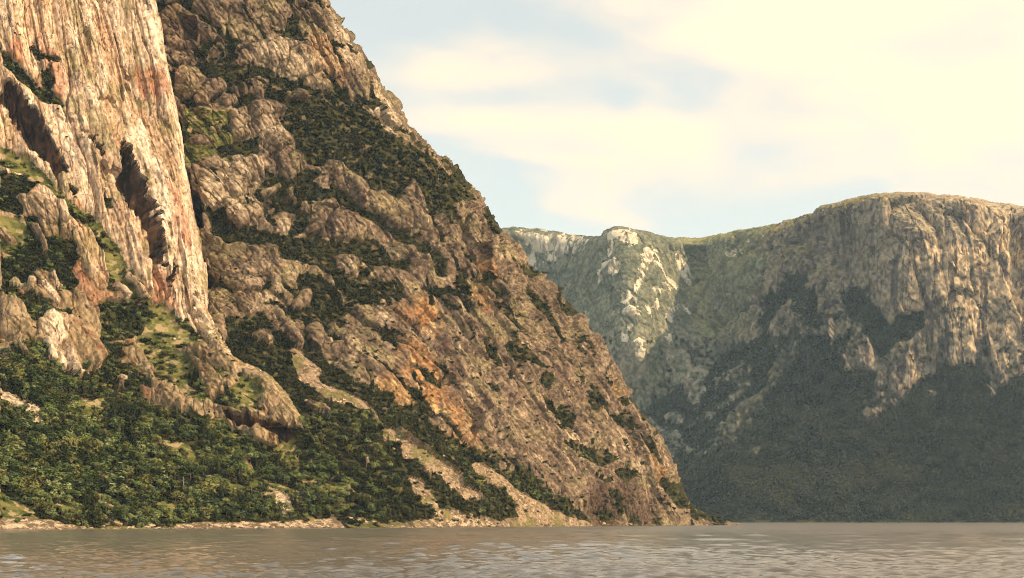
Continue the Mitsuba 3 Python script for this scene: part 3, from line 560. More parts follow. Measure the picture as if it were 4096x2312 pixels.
off += rocky * ((.8 - .35 * steep) * (2.8 * np.minimum(joint / 1.2, 1) + 3.6 * (hgt - .5) + 6 * fac) + (1.2 * np.minimum(joint2 / .7, 1) + 1.4 * (hgt2 - .5) + 2.2 * fac2) + .6 * (hgt3 - .5) + .9 * fac3 + .4 * nz(B.P, 2.6, 3, 15, dipB, 2.0))
off += 3.4 * dome(rock >= 0, 1.6) - 2.4 * soft - np.where((drk >= 5) & (drk <= 7), 2, 13) * dome(drk >= 0, 3.5)
off = np.where(scr >= 0, off * .25 - 1 + .8 * nz(B.P, 3, 2, 16), off)
low = np.clip((526 - B.Y) / 40, .1, 1)
B.displace(off * low, 3)
slot = dome((drk >= 5) & (drk <= 7), 2.0)[..., None]          # the gully beside the pale cliff cuts straight into the mountain
B.P = B.P + slot * 55 * unit([-.18, 1, 0])
B.N = B.normals()
clsB = np.zeros(B.X.shape, int)
clsB[gra >= 0] = 300
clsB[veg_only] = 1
clsB[scr >= 0] = 400 + scr[scr >= 0]
clsB[rock >= 0] = 100 + rock[rock >= 0]
clsB[drk >= 0] = 500 + drk[drk >= 0]
crack = .8 + 4.2 * np.clip(meshkit.fbm(B.P / 38, 3, 52) - .47, 0, 1) * 4
open_rock = (clsB == 0) & (scr < 0) & B.real
clsB[open_rock & (joint < crack * .55) & (meshkit.fbm(B.P / 20, 3, 53) > np.where(B.X > 470, .575, .53))] = 1
clsB[:, -len(wrap):] = clsB[:, -len(wrap) - 1:-len(wrap)]
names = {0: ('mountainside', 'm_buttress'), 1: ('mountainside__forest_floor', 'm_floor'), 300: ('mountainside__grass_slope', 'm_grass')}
numb = lambda base, k: base if k == 0 else f'{base}_{k:03d}'
names |= {100 + k: (numb('mountainside__rock_outcrop', k), 'm_buttress') for k in range(len(ROCK_B))}
names |= {400 + k: (numb('mountainside__scree_slope', k), 'm_shore' if k == 2 else 'm_scree') for k in range(len(SCREE_B))}
names |= {500 + k: (numb('mountainside__rock_hollow', k), 'm_dark_shaded' if k in (5, 6, 7) else 'm_buttress') for k in range(len(DARK_B))}
B.parts(names, clsB)
labels['mountainside'] = {'label': 'long brown rocky mountainside with scrub bands falling from upper left to the lake', 'category': 'mountainside', 'kind': 'structure'}


class Lookup:
    def __init__(self, sheets):
        self.s = sheets
        self.xy = np.vstack([np.stack([s.X[s.real], s.Y[s.real]], -1) for s in sheets])
        self.P = np.vstack([s.P[s.real] for s in sheets])
        self.N = np.vstack([s.N[s.real] for s in sheets])
        self.tree = cKDTree(self.xy)

    def at(self, x, y):
        i = self.tree.query(np.stack([x, y], -1))[1]
        return self.P[i], self.N[i]


LB = Lookup([B])
for (x, y, rx, rz, s) in [(425, 318, 15, 26, 1.0), (420, 375, 24, 40, .95), (432, 400, 16, 22, .9), (458, 425, 18, 40, .75), (488, 270, 14, 14, .9), (622, 390, 12, 16, .95), (395, 395, 20, 16, .8), (660, 470, 14, 20, .6), (325, 60, 22, 30, .5), (478, 300, 14, 18, .6), (405, 312, 12, 20, .45)]:
    p, _ = LB.at(np.array([x]), np.array([y]))
    STAINS.append((p[0].tolist(), rx, rz, s))

for (x, y, rx, rz, s) in [(605, 508, 30, 34, .95), (625, 495, 24, 24, .8), (640, 515, 22, 20, .8), (409, 318, 14, 26, .9), (395, 345, 12, 26, .8), (440, 345, 10, 30, .8), (452, 375, 9, 26, .8), (445, 385, 8, 12, .9), (490, 255, 12, 16, .9), (460, 275, 9, 7, .9), (478, 420, 8, 26, .9), (612, 385, 10, 18, .8), (190, 35, 22, 26, .8), (195, 140, 8, 24, .9), (196, 210, 9, 30, .95), (205, 270, 10, 30, .9), (345, 215, 14, 16, .6), (480, 460, 10, 18, .6), (560, 380, 12, 20, .6), (530, 330, 10, 18, .5)]:  # gully, cave and cliff-foot shade put into the colour beside real stains
    p, _ = LB.at(np.array([x]), np.array([y]))
    DARKS.append((p[0].tolist(), rx, rz, s))
for (x, y, rx, rz, s) in [(290, 60, 34, 26, .9), (345, 45, 18, 34, 1.0), (382, 108, 16, 32, 1.0), (416, 160, 12, 24, .9), (255, 130, 24, 16, .6), (240, 170, 20, 22, .8), (238, 205, 22, 20, .7), (275, 228, 22, 12, .6), (310, 190, 18, 14, .6), (215, 195, 12, 30, .8), (262, 290, 18, 24, .5), (385, 340, 16, 20, .5), (330, 245, 20, 10, .4), (640, 465, 22, 8, .8), (605, 365, 16, 20, .5), (620, 440, 14, 16, .6)]:
    p, _ = LB.at(np.array([x]), np.array([y]))
    PALES.append((p[0].tolist(), rx, rz, s))

# --- the pale cliff, the slabs under it and the wooded spur on the left
rows = np.concatenate([np.linspace(-60, 0, 30)[:-1], np.arange(0, 536.5, .85)])
t = np.linspace(0, 1, 400)
xr = interp_edge(EDGE_L, rows)
X = -40 + (xr + 40)[:, None] * t
Y = np.repeat(rows[:, None], len(t), 1)
D = depth_L(X, Y)
edge = np.clip((1 - t) * (xr + 40)[:, None] / 10, 0, 1)
D = D + 14 * (1 - np.sqrt(1 - (1 - edge) ** 2 + 1e-9)) * np.clip((440 - Y) / 60, 0, 1)
wrap = np.arange(1, 13)
Xw = xr[:, None] - .05 * wrap ** 2
Dw = D[:, -1:] + 3 * wrap + 1.0 * wrap ** 2
L = Sheet(np.hstack([X, Xw]), np.hstack([Y, np.repeat(rows[:, None], len(wrap), 1)]), np.hstack([D, Dw]), np.hstack([np.ones_like(X, bool), np.zeros_like(Xw, bool)]))
dipL = unit(px_to_world(203, 280, 828) - px_to_world(140, 0, 875))
dipS = unit(px_to_world(140, 290, 790) - px_to_world(20, 160, 770))
wx, wy = nz(L.P, 7, 3, 73), nz(L.P, 7, 3, 74)
veg, rock, scr, gra, drk = (L.inside(p, 3.5, wx, wy) for p in (VEG_L, ROCK_L, SCREE_L, GRASS_L, DARK_L))
drk = L.inside(DARK_L, 6.5, wx + .5 * nz(L.P, 3, 2, 58), wy + .5 * nz(L.P, 3, 2, 59))
veg_only = (veg >= 0) & (rock < 0) & (scr < 0)
soft = gaussian_filter(((veg_only | (gra >= 0)) & (rock < 0)).astype(float), 2.5)
joint, hgt, fac = blocks(L.P, 15, 5, dipL, 5.5)
joint2, hgt2, fac2 = blocks(L.P, 5.5, 6, dipL, 4.5)
joint3, hgt3, fac3 = blocks(L.P, 2.6, 9, dipL, 3.5)
slab = np.clip((L.Y - (150 + .9 * L.X)) / 30, 0, 1)      # below the gash: slabs lying along the slope
rocky = np.where(rock >= 0, 1.0, 1 - soft)
ribs = 4 * (ridged(L.P, 17, 4, 31, dipL, 6.0) - .6)
slabs = 3.5 * (ridged(L.P, 20, 4, 33, dipS, 4.0) - .6)
nL = unit(L.N[L.real].mean(0))
off = rocky * ((7 * flakes(L.P, dipL, nL, 15, 91, .8) + 3.2 * flakes(L.P, dipL, nL, 5.5, 92) + 1.5 * flakes(L.P, dipL, nL, 2.5, 93)) * (1 - slab) + (5 * flakes(L.P, dipS, nL, 13, 94, .8) + 2.6 * flakes(L.P, dipS, nL, 5, 95)) * slab)
off += 5 * nz(L.P, 55, 3, 21, dipL, 2.5) + rocky * (ribs * (1 - slab) + slabs * slab)
off += rocky * (1.6 * (1 - np.exp(-joint / .7)) + 2.2 * (hgt - .5) + 4.5 * fac + .9 * (1 - np.exp(-joint2 / .35)) + .9 * (hgt2 - .5) + 1.2 * fac2 + .5 * fac3 + .5 * nz(L.P, 2.2, 3, 25, dipL, 4.0))
off += 2.6 * dome(rock >= 0, 1.8) - 1.8 * soft - np.where(drk == 3, 22, 17) * dome(drk >= 0, 5.5)
off = np.where(scr >= 0, off * .25 + .5 * nz(L.P, 2.5, 2, 26), off)
low = np.clip((530 - L.Y) / 40, .1, 1)
rim = np.clip((interp_edge(EDGE_L, L.Y) - L.X) / 9, .42, 1)       # keeps the cliff's right-hand edge where it stands
L.displace(off * low * rim, 3)
clsL = np.zeros(L.X.shape, int)
clsL[gra >= 0] = 300 + gra[gra >= 0]
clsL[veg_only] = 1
strip = (gra == 5) | (gra == 6)
clsL[strip] = 300 + gra[strip]
opening = (clsL == 1) & (L.Y > 395) & (L.Y < 512) & (meshkit.fbm((L.P - dipS * (L.P @ dipS)[..., None] * .6) / 16, 3, 57) > .59)
clsL[opening] = 340
clsL[scr >= 0] = 400 + scr[scr >= 0]
clsL[rock >= 0] = 100 + rock[rock >= 0]
clsL[drk >= 0] = 500 + drk[drk >= 0]
clsL[:, -len(wrap):] = clsL[:, -len(wrap) - 1:-len(wrap)]
clsL[(clsL == 0) & (slab > .5)] = 2
clsL[(clsL == 2) & (L.X > 306) & (L.Y > 428) & (L.Y < 520)] = 1
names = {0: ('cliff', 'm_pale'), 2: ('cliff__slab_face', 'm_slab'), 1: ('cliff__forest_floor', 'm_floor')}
names |= {300 + k: (numb('cliff__grass_slope', k), 'm_grass') for k in range(len(GRASS_L))} | {340: (numb('cliff__grass_slope', 40), 'm_grass')}
names |= {100 + k: (numb('cliff__rock_outcrop', k), 'm_pale' if k in (0, 2, 3, 5, 6, 7, 8, 9) else 'm_slab') for k in range(len(ROCK_L))}
names |= {400 + k: (numb('cliff__scree_slope', k), 'm_shore' if k in (2, 3) else 'm_boulder') for k in range(len(SCREE_L))}
names |= {500 + k: (numb('cliff__rock_hollow', k), 'm_dark_shaded') for k in range(len(DARK_L))}
L.parts(names, clsL)
labels['cliff'] = {'label': 'steep pale peach cliff with dark cleft above grassy slabs and wooded foot at left', 'category': 'cliff', 'kind': 'structure'}

# --- the mountains across the lake
cols = np.concatenate([np.arange(470, 1030, .95), np.arange(1030, 1096, 3)])
v = np.concatenate([np.linspace(0, 1, 330)])
sy = np.interp(cols, SKY_F[:, 0], SKY_F[:, 1])
sy = sy + (meshkit.fbm(np.stack([cols / 9, cols * 0, cols * 0], -1), 3, 3) - .5) * 2.0
wrap = np.arange(14, 0, -1)
Yf = sy[None, :] + (528 - sy)[None, :] * v[:, None]
Xf = np.repeat(cols[None, :], len(v), 0)
Df = depth_F(Xf, Yf)
lip = np.clip((Yf - sy[None, :]) / 9, 0, 1)
Df = Df + 60 * (1 - np.sqrt(1 - (1 - lip) ** 2 + 1e-9))
Dw = Df[:1] + 15 * wrap[:, None] + 5 * wrap[:, None] ** 2
Yw = sy[None, :] + .03 * wrap[:, None] ** 1.6
FM = Sheet(np.vstack([np.repeat(cols[None, :], len(wrap), 0), Xf]), np.vstack([Yw, Yf]), np.vstack([Dw, Df]), np.vstack([np.zeros_like(Yw, bool), np.ones_like(Yf, bool)]))
up = np.array([0, 0, 1.0])
dipF = unit([.25, 0, -1])
wx, wy = nz(FM.P, 26, 3, 75), nz(FM.P, 26, 3, 76)
wx, wy = wx + .8 * nz(FM.P, 90, 2, 77), wy + .8 * nz(FM.P, 90, 2, 78)
veg, rock = FM.inside(VEG_F, 7, wx, wy), FM.inside(ROCK_F, 4.5, wx, wy)
wx, wy = wx + .5 * nz(FM.P, 11, 3, 79), wy + .5 * nz(FM.P, 11, 3, 80)
pal = FM.inside(PALE_F, 5.0, wx, wy)
pal[meshkit.fbm((FM.P - dipF * (FM.P @ dipF)[..., None] * .6) / 16, 3, 63) < .37] = -1
low_left = (FM.X < 725) & (FM.Y > 478 - (FM.X - 690) * 1.05 + 3 * wx) & FM.real
patchy = meshkit.fbm(FM.P / 45, 4, 62)
veg[(veg == 3) & (patchy < .50)] = -1
veg[(veg == 1) & (patchy < .44)] = -1
fdk = FM.inside(DARK_F, 4.0, wx, wy)
veg_only = ((veg >= 0) | low_left) & (rock < 0) & (pal < 0)
leftish = np.clip((770 - FM.X) / 60, 0, 1)
soft = gaussian_filter(veg_only.astype(float), 2)
joint, hgt, fac = blocks(FM.P, 60, 8, dipF, 3.5)
joint2, hgt2, fac2 = blocks(FM.P, 22, 18, dipF, 3.0)
cliffy = np.clip((FM.X - 800) / 30, 0, 1) * np.clip((400 - FM.Y) / 40, 0, 1)
off = 22 * nz(FM.P, 240, 3, 41) + (1 - soft) * ((26 - 8 * cliffy) * (ridged(FM.P, 95, 4, 42, dipF, 3.0) - .6) + cliffy * 16 * (ridged(FM.P, 36, 3, 43, up, 9.0) - .6) + 7 * (1 - np.exp(-joint / 4)) + 6 * (hgt - .5) + 16 * fac + 5 * fac2 + 4 * flakes(FM.P, dipF, unit(FM.N[FM.real].mean(0)), 34, 47) * 3 + 1.2 * flakes(FM.P, dipF, unit(FM.N[FM.real].mean(0)), 13, 48) * 3 + 3 * nz(FM.P, 8, 3, 44))
off *= 1 - .45 * leftish
off += 2 * dome(pal >= 0, 1.5) - 30 * dome(fdk >= 0, 5) + soft * (14 * (ridged(FM.P, 170, 3, 45, dipF, 2.0) - .6)) + 6 * dome(rock >= 0, 4)
niche = np.exp(-((FM.X - 1016) / 6) ** 2) * np.clip((FM.Y - 207) / 12, 0, 1) * np.clip((310 - FM.Y) / 30, 0, 1)
off -= 28 * niche
FM.displace(off * np.clip((524 - FM.Y) / 45, .03, 1) * np.clip((FM.Y - np.concatenate([np.repeat(sy[None], len(wrap), 0), np.repeat(sy[None], len(v), 0)])) / 10, .25, 1), 4)
clsF = np.zeros(FM.X.shape, int)
clsF[veg_only] = 1
clsF[rock >= 0] = 100 + rock[rock >= 0]
clsF[(clsF == 0) & (FM.X + 14 * wx < 775 - .25 * (FM.Y - 230))] = 2
clsF[pal >= 0] = 200 + pal[pal >= 0]
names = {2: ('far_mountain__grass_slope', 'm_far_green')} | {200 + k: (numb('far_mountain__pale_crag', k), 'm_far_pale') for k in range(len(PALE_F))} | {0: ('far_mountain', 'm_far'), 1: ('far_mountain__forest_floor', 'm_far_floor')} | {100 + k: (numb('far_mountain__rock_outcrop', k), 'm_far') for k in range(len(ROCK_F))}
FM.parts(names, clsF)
labels['far_mountain'] = {'label': 'hazy flat-topped cliff mountains with dark wooded foot across the lake', 'category': 'mountain', 'kind': 'structure'}

# ------------------------------------------------------------------ the lake: one sheet all round the boat, wind ripples as real waves
rng = np.random.default_rng(12)
ang = np.radians(np.concatenate([np.linspace(-180, -26, 40)[:-1], np.linspace(-26, 26, 720), np.linspace(26, 180, 40)[1:]]))
rad = np.concatenate([[1.0, 8, 20, 40, 60], 1 / np.linspace(1 / 80, 1 / 4600, 560)])
A, R = np.meshgrid(ang, rad)
LX, LY = R * np.sin(A), R * np.cos(A)
H = np.zeros_like(LX)
dr_ = np.abs(np.gradient(R, axis=0))
for k in range(80):
    lam = .6 * 1.054 ** k
    th = rng.normal(.15, .75)
    kx, ky = 2 * math.pi / lam * math.sin(th), 2 * math.pi / lam * math.cos(th)
    amp = .0125 * lam ** .80 * (math.exp(-lam / 6) * 1.25 + math.exp(-lam / 60) * np.clip((R - 180) / 500, 0, 1) * .9)
    samp = np.clip((lam / np.maximum(dr_, R * .0012) - 2.2) / 2.5, 0, 1)
    H += amp * samp * np.sin(kx * LX + ky * LY + rng.random() * 6.28 + 1.3 * np.sin(LX / 17 + k) + 1.3 * np.sin(LY / 23 + 2 * k))
gust = meshkit.fbm(np.stack([LX / 60, LY / 120, LX * 0], -1), 3, 5)
H *= (.55 + 1.1 * gust) * (.80 + .35 * np.clip((LX + .06 * LY + 70) / 110, 0, 1))
ni, nj = LX.shape
ix = np.arange(ni * nj).reshape(ni, nj)
quads = np.stack([ix[:-1, :-1], ix[:-1, 1:], ix[1:, 1:], ix[1:, :-1]], -1).reshape(-1, 4)
fv = np.vstack([quads[:, [0, 2, 1]], quads[:, [0, 3, 2]]])
LV = np.stack([LX, LY, H], -1).reshape(-1, 3)
n0 = np.cross(LV[fv[len(fv) // 2][1]] - LV[fv[len(fv) // 2][0]], LV[fv[len(fv) // 2][2]] - LV[fv[len(fv) // 2][0]])
scene['lake'] = mikit.ply((LV, fv if n0[2] > 0 else fv[:, ::-1]), 'm_water', smooth=True)
labels['lake'] = {'label': 'wind-rippled brown grey lake filling the foreground', 'category': 'lake', 'kind': 'structure'}

# ------------------------------------------------------------------ trees, shrubs, boulders: one of each kind, then placed


def leaf_cloud(centres, radii, per, size, seed, up_bias=.25):
    """Leaf-clump triangles spread over lumps; their normals follow the lump so the crown shades as foliage."""
    rng = np.random.default_rng(seed)
    V, Nn, Fc = [], [], []
    mid = centres.mean(0)
    for c, r in zip(centres, radii):
        d = rng.normal(size=(per, 3))
        d /= np.linalg.norm(d, axis=1, keepdims=True)
        p = c + d * r * rng.uniform(.55, 1.05, (per, 1))
        nn = d * .6 + unit(c - mid + 1e-6) * .4 + [0, 0, up_bias] + rng.normal(size=(per, 3)) * .35
        nn /= np.linalg.norm(nn, axis=1, keepdims=True)
        a = np.cross(nn, rng.normal(size=(per, 3)))
        a /= np.linalg.norm(a, axis=1, keepdims=True)
        b = np.cross(nn, a)
        s = size * rng.uniform(.6, 1.25, (per, 1))
        for k in range(3):
            w = 2.0944 * k + rng.uniform(-.4, .4, (per, 1))
            V.append(p + s * (a * np.cos(w) + b * np.sin(w)) + nn * s * .15 * rng.normal(size=(per, 1)))
        base = sum(len(x) for x in V) - 3 * per
        i = np.arange(per)
        Fc.append(np.stack([base + i, base + per + i, base + 2 * per + i], 1))
        Nn += [nn, nn, nn]
    return np.vstack(V), np.vstack(Fc), np.vstack(Nn)


def cone(p0, p1, r0, r1, n=6):
    p0, p1 = np.array(p0, float), np.array(p1, float)
    z = unit(p1 - p0)
    x = unit(np.cross(z, [.3, .9, .1]))
    y = np.cross(z, x)
    a = np.arange(n) * 2 * np.pi / n
    ring = np.cos(a)[:, None] * x + np.sin(a)[:, None] * y
    i = np.arange(n)
    return np.vstack([p0 + ring * r0, p1 + ring * r1]), np.vstack([np.stack([i, (i + 1) % n, (i + 1) % n + n], 1), np.stack([i, (i + 1) % n + n, i + n], 1)])


def join(ms):
    o, V, Fc = 0, [], []
    for v_, f_ in ms:
        V.append(v_)
        Fc.append(f_ + o)
        o += len(v_)
    return np.vstack(V), np.vstack(Fc)


def dict_ply(v_, f_, mat, n_=None):
    return {'type': 'ply', 'filename': meshkit.write_ply((v_, f_), normals=n_), 'face_normals': n_ is None, 'bsdf': {'type': 'ref', 'id': mat}}


def make_broadleaf(seed):
    """1 m tall; a leaning trunk, three limbs, a lumpy crown."""
    rng = np.random.default_rng(seed)
    lean = rng.uniform(-.06, .06, 2)
    top = np.array([lean[0], lean[1], .62])
    ms = [cone((0, 0, -.06), (lean[0] * .5, lean[1] * .5, .34), .028, .02), cone((lean[0] * .5, lean[1] * .5, .34), top, .02, .008)]
    C, Rr = [], []
    n = rng.integers(9, 13)
    for k in range(n):
        a = 2 * np.pi * k / n * 2.4 + rng.uniform(-.4, .4)
        h = rng.uniform(.34, .88)
        w = .30 * math.sqrt(max(.05, 1 - ((h - .52) / .44) ** 2)) * rng.uniform(.6, 1.05)
        c = np.array([lean[0] + w * math.cos(a), lean[1] + w * math.sin(a), h])
        C.append(c)
        Rr.append(rng.uniform(.11, .17))
        if k % 3 == 0:
            ms.append(cone((lean[0] * .5, lean[1] * .5, .3), c, .014, .004, 4))
    V, Fc, Nn = leaf_cloud(np.array(C), Rr, 34, .055, seed + 1)
    return join(ms), (V, Fc, Nn)


def make_spruce(seed):
    """1 m tall; a straight trunk and drooping whorls that thin out to the top."""
    rng = np.random.default_rng(seed)
    trunk = cone((0, 0, -.06), (0, 0, .97), .022, .003)
    V, Fc, Nn = [], [], []
    for h in np.linspace(.12, .97, 13):
        w = .21 * (1 - h) ** .8 * rng.uniform(.8, 1.15) + .015
        m = int(7 + 5 * (1 - h))
        for k in range(m):
            a = 2 * np.pi * (k + rng.uniform(-.3, .3)) / m + h * 9
            d = np.array([math.cos(a), math.sin(a), 0])
            s = np.array([-d[1], d[0], 0])
            L_ = w * rng.uniform(.7, 1.2)
            tip = np.array([0, 0, h]) + d * L_ + [0, 0, -.35 * L_]
            rt = np.array([0, 0, h + .035])
            hw = .05 * (1.1 - h) + .012
            o = len(V) * 4
            V.append(np.array([rt, rt * .45 + tip * .55 + s * hw - [0, 0, .012], tip, rt * .45 + tip * .55 - s * hw - [0, 0, .012]]))
            nn = unit(d * .75 + [0, 0, .65])
            Nn.append(np.array([nn, unit(nn + s * .4), nn, unit(nn - s * .4)]))
            Fc.append([[o, o + 1, o + 2], [o, o + 2, o + 3]])
    return trunk, (np.vstack(V), np.array(Fc).reshape(-1, 3), np.vstack(Nn))


def make_shrub(seed):
    """1 m tall, low and spreading, down to the ground."""
    rng = np.random.default_rng(seed)
    C, Rr = [], []
    for k in range(8):
        a = 2 * np.pi * k / 8 + rng.uniform(-.4, .4)
        C.append([.42 * math.cos(a) * rng.uniform(.4, 1), .42 * math.sin(a) * rng.uniform(.4, 1), rng.uniform(.2, .7)])
        Rr.append(rng.uniform(.2, .33))
    V, Fc, Nn = leaf_cloud(np.array(C), Rr, 22, .13, seed + 1, .4)
    return None, (V, Fc, Nn)


def make_far_tree(seed):
    rng = np.random.default_rng(seed)
    C = [[rng.uniform(-.16, .16), rng.uniform(-.16, .16), h] for h in (.25, .45, .65, .85)]
    V, Fc, Nn = leaf_cloud(np.array(C), [.30, .28, .22, .12], 11, .15, seed, .5)
    return None, (V, Fc, Nn)


KINDS = {'broadleaf_tree': [make_broadleaf(s) for s in (100, 110, 120, 130)], 'spruce_tree': [make_spruce(s) for s in (200, 210, 220)], 'shrub': [make_shrub(s) for s in (300, 310, 320)], 'far_tree': [make_far_tree(s) for s in (400, 410, 420)]}
LEAFMAT = {'broadleaf_tree': 'm_leaf', 'spruce_tree': 'm_needle', 'shrub': 'm_shrub', 'far_tree': 'm_leaf_far'}
PLY = {}
for kind, ms in KINDS.items():
    for j, (tr, (V, Fc, Nn)) in enumerate(ms):
        PLY[kind, j] = (dict_ply(*tr, 'm_bark') if tr is not None else None, dict_ply(V, Fc, {('broadleaf_tree', 1): 'm_leaf_sage', ('broadleaf_tree', 3): 'm_leaf_gold', ('shrub', 2): 'm_leaf'}.get((kind, j), LEAFMAT[kind]), Nn))

LL = Lookup([L])
LF = Lookup([FM])


def lattice(x0, x1, y0, y1, dx, dy, rng):
    gx, gy = np.meshgrid(np.arange(x0, x1, dx), np.arange(y0, y1, dy))
    gx = gx + (np.arange(gx.shape[0]) % 2)[:, None] * dx / 2
    return (gx + rng.uniform(-.5, .5, gx.shape) * dx).ravel(), (gy + rng.uniform(-.5, .5, gy.shape) * dy).ravel()


def class_at(sheet, look, cls, x, y):
    i = look.tree.query(np.stack([x, y], -1))[1]
    d = look.tree.query(np.stack([x, y], -1))[0]
    return np.where(d < 1.5, cls[sheet.real][i], -9)


plants = []      # (kind, variant, position, height, width factor, spin, px, py)


def plant(kind, P, x, y, hs, rng, wide=(.9, 1.2), pick=None):
    for p, a, b, h in zip(P, x, y, hs):
        if p[2] > .6:
            plants.append((kind, int(rng.choice(pick) if pick else rng.integers(len(KINDS[kind]))), p, float(h), float(rng.uniform(*wide)), float(rng.uniform(0, 360)), float(a), float(b)))


rng = np.random.default_rng(77)
# wooded foot of the cliff and the bands under the buttress: mixed broadleaf and spruce
for sheet, look, cls in ((L, LL, clsL), (B, LB, clsB)):
    x, y = lattice(-38, 760, -4, 530, 8.2, 6.0, rng)
    ok = class_at(sheet, look, cls, x, y) == 1
    if sheet is L:
        ok &= x < interp_edge(EDGE_L, y) - .5
    else:
        ok &= (x > interp_edge(EDGE_L, y) - 3)
    x, y = x[ok], y[ok]
    P, N = look.at(x, y)
    band = (y > 300) if sheet is L else (y > np.interp(x, [200, 330, 420, 560, 720], [305, 345, 375, 440, 505]))     # talus woods; above it only scrub grows
    green = meshkit.fbm(P / 55, 3, 8)
    u = rng.random(len(x))
    bl = band & (u < np.where(sheet is L, .74, np.where(x < 400, .45, .22)) + 1.0 * (green - .5))
    sp = band & ~bl
    plant('broadleaf_tree', P[bl], x[bl], y[bl], rng.uniform(4.5, 9.5, bl.sum()) * np.where(y[bl] > 505, .75, np.where((y[bl] < 415) & (x[bl] > 95), .55, np.where(y[bl] < 350, .7, 1))) * (1 if sheet is L else .72), rng, (1.15, 1.75))
    plant('spruce_tree', P[sp], x[sp], y[sp], rng.uniform(5.5, 10.5, sp.sum()) * (1 if sheet is L else .72), rng, (1.0, 1.4))
    up_ = ~band
    small = up_ & (u < .55)
    plant('shrub', P[small], x[small], y[small], rng.uniform(2.0, 4.0, small.sum()), rng, (1.0, 1.7), [0, 1])
    big = up_ & ~small
    plant('spruce_tree', P[big], x[big], y[big], rng.uniform(3.5, 6.5, big.sum()), rng, (1.2, 1.8))
    # undergrowth between
    x, y = lattice(-38, 760, -4, 529, 4.6, 3.6, rng)
    ok = class_at(sheet, look, cls, x, y) == 1
    x, y = x[ok], y[ok]
    P, N = look.at(x, y)
    plant('shrub', P, x, y, rng.uniform(1.4, 3.0, len(x)), rng, (1.0, 1.8), [0, 1, 2] if sheet is L else [0, 1])
    # scattered bushes on grass, scree and in the joints of the rock
    x, y = lattice(-38, 760, -4, 526, 5, 5, rng)
    c = class_at(sheet, look, cls, x, y)
    P, N = look.at(x, y)
    g = (c >= 300) & (c < 400) & (rng.random(len(x)) < 1.9 * np.clip(meshkit.fbm(P / 9, 3, 19) - .25, 0, 1))
    plant('shrub', P[g], x[g], y[g], rng.uniform(1.0, 3.2, g.sum()), rng, (1.0, 1.9), [2, 2, 0])
    s_ = ((c == 402) | (c == 403)) & (rng.random(len(x)) < .45) & (P[:, 2] > 1.0)
    plant('shrub', P[s_], x[s_], y[s_], rng.uniform(1.0, 2.4, s_.sum()), rng, (1.0, 1.9), [2, 0])
    keep = ((c >= 400) & (c < 500) & (rng.random(len(x)) < .05)) | (((c == 0) | (c == 2)) & (N[:, 2] > .62) & (rng.random(len(x)) < .40))
    plant('shrub', P[keep], x[keep], y[keep], rng.uniform(.9, 2.2, keep.sum()), rng, (1.0, 1.8), [0, 1])

# forest across the lake
x, y = lattice(600, 1040, 200, 523, 3.4, 2.6, rng)
ok = class_at(FM, LF, clsF, x, y) == 1
x, y = x[ok], y[ok]
P, N = LF.at(x, y)
plant('far_tree', P, x, y, rng.uniform(8, 17, len(x)), rng, (.9, 1.4))
x, y = lattice(480, 1040, 225, 470, 2.8, 2.6, rng)
c = class_at(FM, LF, clsF, x, y)
P, N = LF.at(x, y)
keep = ((c == 0) | (c == 2) | ((c >= 100) & (c < 200))) & (N[:, 2] > .25) & (rng.random(len(x)) < np.clip((y - 250) / 130, .05, .75) * np.clip(5 * (meshkit.fbm((P - dipF * (P @ dipF)[:, None] * .65) / 42, 4, 61) - .42), 0, 1)) & (P[:, 2] < 420)
plant('far_tree', P[keep], x[keep], y[keep], rng.uniform(6, 11, keep.sum()), rng, (1.1, 1.8))

ZONES = [  # where a plant stands, in words: (test, phrase)
    (lambda x, y: y > 495 and x < 95, 'by the water at far left'), (lambda x, y: y > 495 and x < 190, 'by the water near brown boulders'), (lambda x, y: y > 495 and x < 300, 'by the water below the spur'),
    (lambda x, y: y > 495 and x < 440, 'by the water left of the scree'), (lambda x, y: y > 495 and x < 600, 'among the scree fans by the shore'), (lambda x, y: y > 495, 'at the foot of the nose'),
    (lambda x, y: y > 440 and x < 110, 'on the lower slope at far left'), (lambda x, y: y > 440 and x < 210, 'on the lower slope above brown boulders'), (lambda x, y: y > 440 and x < 330, 'on the slope under the overhang'),
    (lambda x, y: y > 440 and x < 480, 'in the wood between two scree strips'), (lambda x, y: y > 440, 'on low ledges of the nose'),
    (lambda x, y: y > 350 and x < 110, 'on the slope under the pale slab'), (lambda x, y: y > 350 and x < 230, 'on the green spur'), (lambda x, y: y > 350 and x < 440, 'in the dark band above the spur'),
    (lambda x, y: y > 350, 'in cracks of the brown slabs'), (lambda x, y: x < 100 and y > 160, 'on grassy slabs left of the cleft'), (lambda x, y: x < 200 and y > 290, 'at the foot of the cliff'), (lambda x, y: x < 180, 'on a ledge of the cliff'),
    (lambda x, y: y > 230 and x < 400, 'among the middle outcrops'), (lambda x, y: y > 230, 'near the lower skyline'), (lambda x, y: x < 290, 'on high ledges beside the cliff'), (lambda x, y: True, 'in the upper forest band')]
LOOKS = {'broadleaf_tree': ['green broadleaf tree', 'sage-green broadleaf tree', 'green broadleaf tree', 'golden-green broadleaf tree'], 'spruce_tree': ['dark spruce tree'] * 3, 'shrub': ['dark low shrub', 'dark low shrub', 'green low shrub']}
WORDS = {'broadleaf_tree': 'broadleaf tree', 'spruce_tree': 'spruce tree', 'shrub': 'shrub'}


